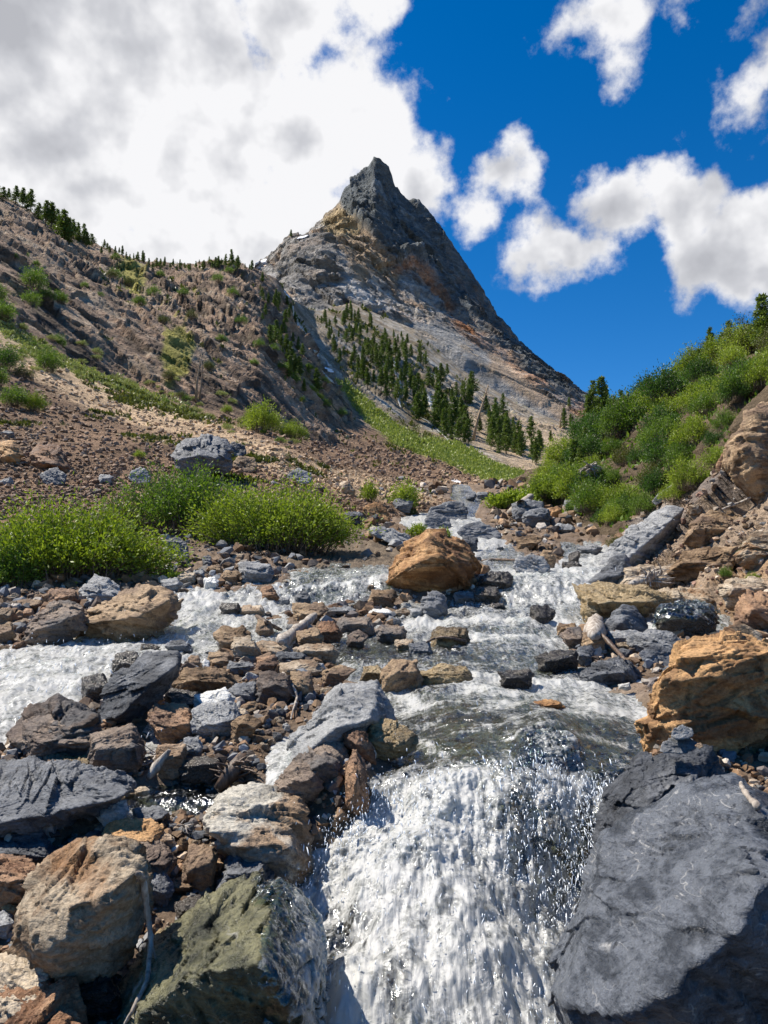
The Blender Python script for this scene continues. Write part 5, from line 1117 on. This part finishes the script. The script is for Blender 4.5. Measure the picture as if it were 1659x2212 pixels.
for poly, cnt in ((pg, 44), (pf, 165)):
    got = 0; pp = np.array(poly)
    for _ in range(6000):
        if got >= cnt: break
        x = rs.uniform(pp[:, 0].min(), pp[:, 0].max()); y = rs.uniform(pp[:, 1].min(), pp[:, 1].max())
        if poly_sd(np.array([x]), np.array([y]), poly)[0] < 0: continue
        dens = fbm(np.array([[x / 50, y / 50, 3.]]), 2, 9)[0]
        if dens < -.12 and rs.rand() < .6: continue
        if any(math.hypot(x - a, (y - b)) < 6 for a, b in placed): continue
        h = np.interp(y, [640, 760, 880, 1000], [24, 38, 52, 62]) * rs.uniform(.45, 1.15); placed.append((x, y)); got += 1
        items.append((conifer(x, y, h, rs, 'conifers on the wooded slope below the peak'), x, y, TN(h)))
for x, y, h in ((1218,925,44),(1228,880,22),(1160,1005,60),(1150,1000,52),(1125,985,50),(1005,945,70),(1070,950,48),(1232,930,36),(630,512,17),(1190,960,30),(1095,965,60),(945,900,75),(985,925,70),(900,905,60)):
    items.append((conifer(x, y, h, rs, 'conifers on the wooded slope below the peak', sheet=C if y < 600 else None), x, y, TN(h)))
FM = [('the far waterfall', 675, 770), ('the snow patch in the gully', 706, 798), ('the green strip', 830, 910), ('the grey scree fan', 960, 760), ('the leaning dead pine', 1035, 900), ('the narrow white brook', 858, 830), ('the foot of the wooded slope', 1140, 1000), ('the snowy col', 580, 600), ('the pale rock steps', 925, 850), ('the dark rock shoulder', 740, 680)]
autolabel(items, FM, None)
items = []
for x, y, h in ((1288,935,75),(1303,940,84),(1318,925,62),(1276,945,60),(1345,905,42),(1333,915,40),(1362,895,34),(1540,790,60),(1580,765,62),(1560,775,44),(1515,800,40),(1452,840,36),(1435,850,34),(1405,860,34),(1652,760,85),(1240,1040,60),(1260,1035,44),(1215,1050,40),(1480,825,30),(1385,875,26),(1270,985,40),(1620,745,36)):
    items.append((conifer(x, y, h * 1.5, rs, 'conifers on the right bank'), x, y, TN(h)))
autolabel(items, BMARKS, None)

# ---------------------------------------------------------------- snow, far water, wood
def draped(name, pts, wfun, mat, lift, S=None, kind=None, label=None, cat=None, attrs=False, group=None):
    """a band laid on the slope along measured points: (px, py, half width)"""
    pts = np.array(pts, float); n = 4 * (len(pts) - 1) + 1; f = np.linspace(0, len(pts) - 1, n)
    X = np.interp(f, range(len(pts)), pts[:, 0]); Y = np.interp(f, range(len(pts)), pts[:, 1]); Hw = np.interp(f, range(len(pts)), pts[:, 2]); VV = []; m = 7; rs = np.random.RandomState(int(pts[0, 0]))
    for i in range(n):
        for j in range(m):
            a = (j / (m - 1) - .5) * 2; x = X[i] + a * Hw[i] * wfun[0] * rs.uniform(.8, 1.2); y = Y[i] + a * Hw[i] * wfun[1]
            g = S.at(x, y) if S is not None else ground(x, y)
            if g is None: g = Vector(P3(x, y, VV[-1][1] if VV else 300.))
            d = g.y; VV.append(tuple(Vector(g) * (1 - lift * (1.1 - a * a))))
    base = [tuple(Vector(v) * (1 + lift * 2.2)) for v in VV]
    me = mk_mesh(name, np.array(VV), grid_faces(n, m), [mat], True, None, {'foam': np.full(len(VV), .93)} if attrs else None)
    return tag(obj(name, me), label, cat, group, kind)
draped('snow_patch', [(553,582,3),(562,572,9),(572,566,6),(580,560,2)], (1, .6), M_SNOW, .012, C, label='white snow patch in the col left of the peak', cat='snow patch')
draped('snow_patch', [(645,516,2),(652,514,5),(662,512,5),(668,508,1)], (.3, .6), M_SNOW, .012, C, label='tiny snow patch on the shoulder of the peak', cat='snow patch')
draped('snow_patch', [(614,628,3),(618,636,5),(622,642,3)], (1, .2), M_SNOW, .012, label='small snow patch above the far waterfall', cat='snow patch')
draped('snow_patch', [(697,791,3),(706,797,9),(714,804,5)], (1, .1), M_SNOW, .012, label='snow patch at the foot of the far waterfall', cat='snow patch')
draped('snow_patch', [(975,1037,3),(984,1039,9),(995,1041,4)], (.2, .5), M_SNOW, .008, label='small white snow patch on the scree above the stream', cat='snow patch')
for P_ in ([(622,650,3),(630,672,4),(640,690,3),(652,708,6),(662,732,9),(672,756,10),(682,774,7),(694,792,5)], [(690,800,3),(700,812,2),(712,825,3),(730,835,2)], [(848,780,3),(856,800,4),(862,830,4),(858,860,3),(866,880,2)], [(905,900,3),(925,910,4),(945,928,3),(968,948,4),(978,966,3)], [(655,712,3),(700,770,2),(708,790,2)],
           [(920,850,4),(930,870,7),(938,890,4)]):
    draped('waterfall', P_, (1, .1), M_WATER, .010, kind='structure', attrs=True)

bpy.context.view_layer.update(); DG = bpy.context.evaluated_depsgraph_get()
def hit(px, py, off=.02, fall=4.0):
    x, z = ray(px, py); dr = Vector((float(x), 1, float(z))).normalized()
    ok, loc, nrm, idx, ob, mt = SC.ray_cast(DG, Vector((0, 0, 0)), dr)
    return (loc - dr * off) if ok else Vector(P3(px, py, fall))
def stick(name, pts, r0, r1, mat, label=None, cat=None, off=.02, parent=None, twigs=(), seed=0, k=7, smooth_d=True, group=None, wob=.0):
    rs = np.random.RandomState(seed + 5); Q = [hit(x, y, off) for x, y in pts]; dd = np.array([q.y for q in Q])
    if smooth_d: dd = np.minimum(dd, np.interp(range(len(dd)), [0, len(dd) - 1], [dd[0], dd[-1]]) + .0 + .05 * dd)
    f = np.linspace(0, len(pts) - 1, 6 * (len(pts) - 1) + 1); i = range(len(pts)); xs = np.interp(f, i, [p[0] for p in pts]); ys = np.interp(f, i, [p[1] for p in pts]); ds = np.interp(f, i, dd)
    xs = blur(xs, 0, 3); ys = blur(ys, 0, 3); C3 = P3(xs, ys, ds); C3 = C3 + rs.normal(size=C3.shape) * r0 * wob
    rr = np.linspace(r0, r1, len(C3)) * rs.uniform(.82, 1.15, len(C3)); rr[0] *= .45; rr[-1] *= .4; L = [(C3, rr)]
    for tw in twigs:
        a = C3[int(tw[0] * (len(C3) - 1))]; tp = P3(tw[1], tw[2], a[1] - .01); mid = (a + tp) / 2 + rs.normal(size=3) * np.linalg.norm(tp - a) * .1
        L.append((np.array([a, mid, tp]), np.array([r0 * .45, r0 * .3, r0 * .12])))
    V, Fc = tubes(L, k); V = V + (perlin(V * (1.2 / r0), seed) * r0 * .35)[:, None] * np.array([.5, .5, 1.]); org = V.mean(0); me = mk_mesh(name, V - org, Fc, [mat], True); o = obj(name, me, parent, org if parent is None else org)
    return tag(o, label, cat, group)
stick('driftwood_log', [(606,1390),(630,1368),(655,1350),(682,1328)], .075, .05, M_DRIFT, 'weathered driftwood log lying across the rubble between the streams', 'log', .06)
stick('driftwood_log', [(553,1330),(575,1345),(610,1362)], .035, .02, M_DARKWOOD, 'dark thin log left of the weathered driftwood log', 'log', .04)
stick('fallen_branch', [(296,1886),(310,1900),(314,1940),(321,1990),(327,2030),(322,2075),(318,2120),(300,2155),(283,2190),(268,2215)], .013, .006, M_DRIFT, 'long bent grey branch hanging over the big striped block in the lower left', 'branch', .03,
      twigs=((.45, 345, 2102), (.62, 317, 2175), (.1, 272, 1893)))
stick('fallen_branch', [(1640,1745),(1620,1725),(1602,1700),(1600,1690)], .012, .006, M_DRIFT, 'short pale stick below the huge orange boulder at the right edge', 'branch', .05)
stick('driftwood_log', [(1100,1108),(1125,1090),(1150,1070)], .18, .12, M_DRIFT, 'pale driftwood log on the dark rocks at the head of the stream', 'log', .1)
stick('fallen_branch', [(1560,1100),(1600,1085),(1650,1060)], .03, .015, M_DRIFT, 'grey branch lying across the right bank under the tall crag', 'branch', .05)
stick('fallen_branch', [(611,1452),(632,1480),(643,1505),(634,1530),(628,1555)], .012, .006, M_DRIFT, 'thin white branch among brown rocks left of the long pale slab', 'branch', .05, twigs=((.2, 612, 1480), (.5, 625, 1500)))
stick('fallen_branch', [(1008,1386),(980,1380),(960,1376),(940,1378),(920,1388)], .02, .01, M_DARKWOOD, 'thin brown branch in the shallow stream below the round blue black boulder', 'branch', .05)
stick('fallen_branch', [(1040,1212),(1070,1208),(1110,1210),(1150,1205)], .035, .02, M_DARKWOOD, 'brown branch lying right of the split orange boulder', 'branch', .08)
def tangle(name, cx, cy, rx, ry, n, r, mat, label, off=.05, seed=1, down=0., stump=None):
    rs = np.random.RandomState(seed); c = np.array(hit(cx, cy, off)); L = []; s = c[1] / F
    for i in range(n):
        a = rs.uniform(0, 6.28); k = rs.uniform(.5, 1.0); e = c + np.array([math.cos(a) * rx * s * k, rs.uniform(-.5, .1) * rx * s, (math.sin(a) * ry * k - down * ry * rs.rand()) * s])
        b = c + rs.normal(size=3) * rx * s * .12; m = (b + e) / 2 + rs.normal(size=3) * rx * s * .17; t = np.linspace(0, 1, 8)[:, None]
        L.append(((1 - t) ** 2 * b + 2 * t * (1 - t) * m + t * t * e, np.linspace(r, r * .25, 8)))
    V, Fc = tubes(L, 5); o = obj(name, None, loc=c); tag(o, label, 'roots')
    obj('root', mk_mesh('root', V - c, Fc, [mat], True), o)
    if stump:
        P_ = [np.array(hit(x, y, off)) for x, y in stump]; P_ = np.array([[p[0], min(p[1], c[1] + .05), p[2]] for p in P_]); V, Fc = tube(P_ - c, np.array([2.0, 4.5, 1.6])[:len(P_)] * r, 9); V = V + fbm(V * 30, 3, 4)[:, None] * r * 1.5
        obj('stump', mk_mesh('stump', V, [Fc[:-18], Fc[-18:, :3]], [mat], True), o)
    return o
tangle('root_tangle', 335, 1650, 95, 52, 70, .0075, M_DRIFT, 'bleached root tangle with many thin twigs beside the small pool', .06, 3, .5, stump=[(320,1680),(340,1655),(365,1622)])
tangle('root_tangle', 1405, 1245, 50, 34, 26, .02, M_DRIFT, 'tangled driftwood roots right of the leaning slate fin', .12, 5, 0, stump=[(1360,1262),(1395,1250),(1425,1235)])
tangle('root_tangle', 400, 1785, 36, 16, 10, .004, M_DRIFT, 'small white root curl left of the pale square block', .04, 6, 0)
tangle('root_tangle', 505, 1665, 60, 38, 30, .012, M_DARKWOOD, 'splintered brown wood above the small pool', .08, 7, .2, stump=[(470,1705),(505,1665),(535,1615)])
tangle('root_tangle', 1275, 1012, 34, 20, 36, .05, M_DRIFT, 'weathered root stump among the shrubs of the right bank', .35, 8, .4)
stick('driftwood_stump', [(1285,1373),(1284,1358),(1287,1343)], .13, .10, M_DRIFT, 'short pale driftwood stump left of the folded slate rock', 'stump', .12)
stick('driftwood_log', [(1300,1370),(1325,1398),(1350,1425)], .03, .015, M_DARKWOOD, 'thin dark log below the pale driftwood stump', 'log', .06)
def snag(pts, r0, label, tw):
    Q = [ground(pts[0][0], pts[0][1])]; d = Q[0].y; P_ = P3([p[0] for p in pts], [p[1] for p in pts], d - .3); L = [(P_, np.linspace(r0, r0 * .25, len(P_)))]; rs = np.random.RandomState(int(pts[0][0]))
    for i in range(tw):
        t = rs.uniform(.3, .97); f = t * (len(P_) - 1); a = P_[int(f)] * (1 - f % 1) + P_[min(int(f) + 1, len(P_) - 1)] * (f % 1); e = a + np.array([rs.choice([-1, 1]) * rs.uniform(.4, 1), rs.normal() * .4, rs.uniform(-.2, .7)]) * r0 * 7 * (1.2 - t)
        L.append((np.array([a, (a + e) / 2, e]), np.array([r0 * .3, r0 * .2, r0 * .08])))
    org = P_[0]; o = obj('dead_tree', None, loc=org); tag(o, label, 'dead tree', 'bare dead trees on the slopes'); V, Fc = tubes(L, 5); obj('trunk', mk_mesh('trunk', V - org, Fc, [M_DRIFT_TAN], True), o)
M_DRIFT_TAN = wood_mat('sun_bleached_trunk', [(.16,.10,.06), (.34,.24,.15), (.5,.38,.26)])
snag([(423,866),(425,830),(430,795),(436,765)], .16, 'left one of the two tall bare snags at the foot of the cliff', 12)
snag([(431,862),(434,835),(437,800),(434,775)], .13, 'right one of the two tall bare snags at the foot of the cliff', 10)
snag([(1022,952),(1032,905),(1045,865),(1055,830)], .55, 'leaning dead pine on the wooded slope', 18)
snag([(1210,925),(1211,905),(1213,885)], .4, 'small dead tree on the tan scree near the right bank', 10)

# spray thrown up by the white water
def spray():
    rs = np.random.RandomState(3); px = A.PX; py = A.py; pp = W0.reshape(-1, 3)
    w = ((FO > .55) & (sd_all * pxm > -.02)) * (np.where((px > 620) & (py > 1700) & (py < 2330), 3., 0) + np.where((px < 420) & (py < 1640) & (py > 1380), .9, 0) + np.where((px > 1000) & (py > 1240) & (py < 1400), .4, 0)) * (px > -20) * (px < 1680)
    w = w * (1 + 2.5 * (np.abs(sd_all * pxm) < .12)); w = w.ravel() / w.sum(); w = w * (1 + 2.2 * ((px.reshape(A.PX.shape) > 1080) & (px < 1320) & (py > 1680) & (py < 2050))).ravel() if w.ndim == 1 else w; w = w / w.sum(); n = 4200; k = rs.choice(len(w), n, p=w); P = pp[k] + rs.normal(size=(n, 3)) * .03
    P[:, 2] += rs.exponential(.030, n) * (1 + (rs.rand(n) < .1) * 2.2) + .01; P[:, 1] -= rs.exponential(.03, n)
    r = rs.uniform(.0009, .0028, n) * np.clip(A.d.ravel()[k] / 4, .8, 2.0) * (1 + (rs.rand(n) < .05) * .7); U, Fc = ico(1); 
    dv = np.array([0, -.42, -.9]) + rs.normal(size=(n, 3)) * .28; dv /= np.linalg.norm(dv, axis=1)[:, None]; stz = np.where(rs.rand(n) < .5, rs.uniform(1, 7, n), rs.uniform(0, .8, n))
    Uo = U[None] * rs.uniform(.7, 1.5, (n, 1, 3)); Uo = Uo + dv[:, None, :] * (Uo * dv[:, None, :]).sum(2, keepdims=True) * stz[:, None, None]
    V = (P[:, None] + Uo * r[:, None, None]).reshape(-1, 3); F2 = (Fc[None] + (np.arange(n) * len(U))[:, None, None]).reshape(-1, 3)
    tag(obj('spray', mk_mesh('spray', V, F2, [M_DROP], True)), 'white drops of spray thrown up by the falls', 'spray', kind='stuff')
spray()
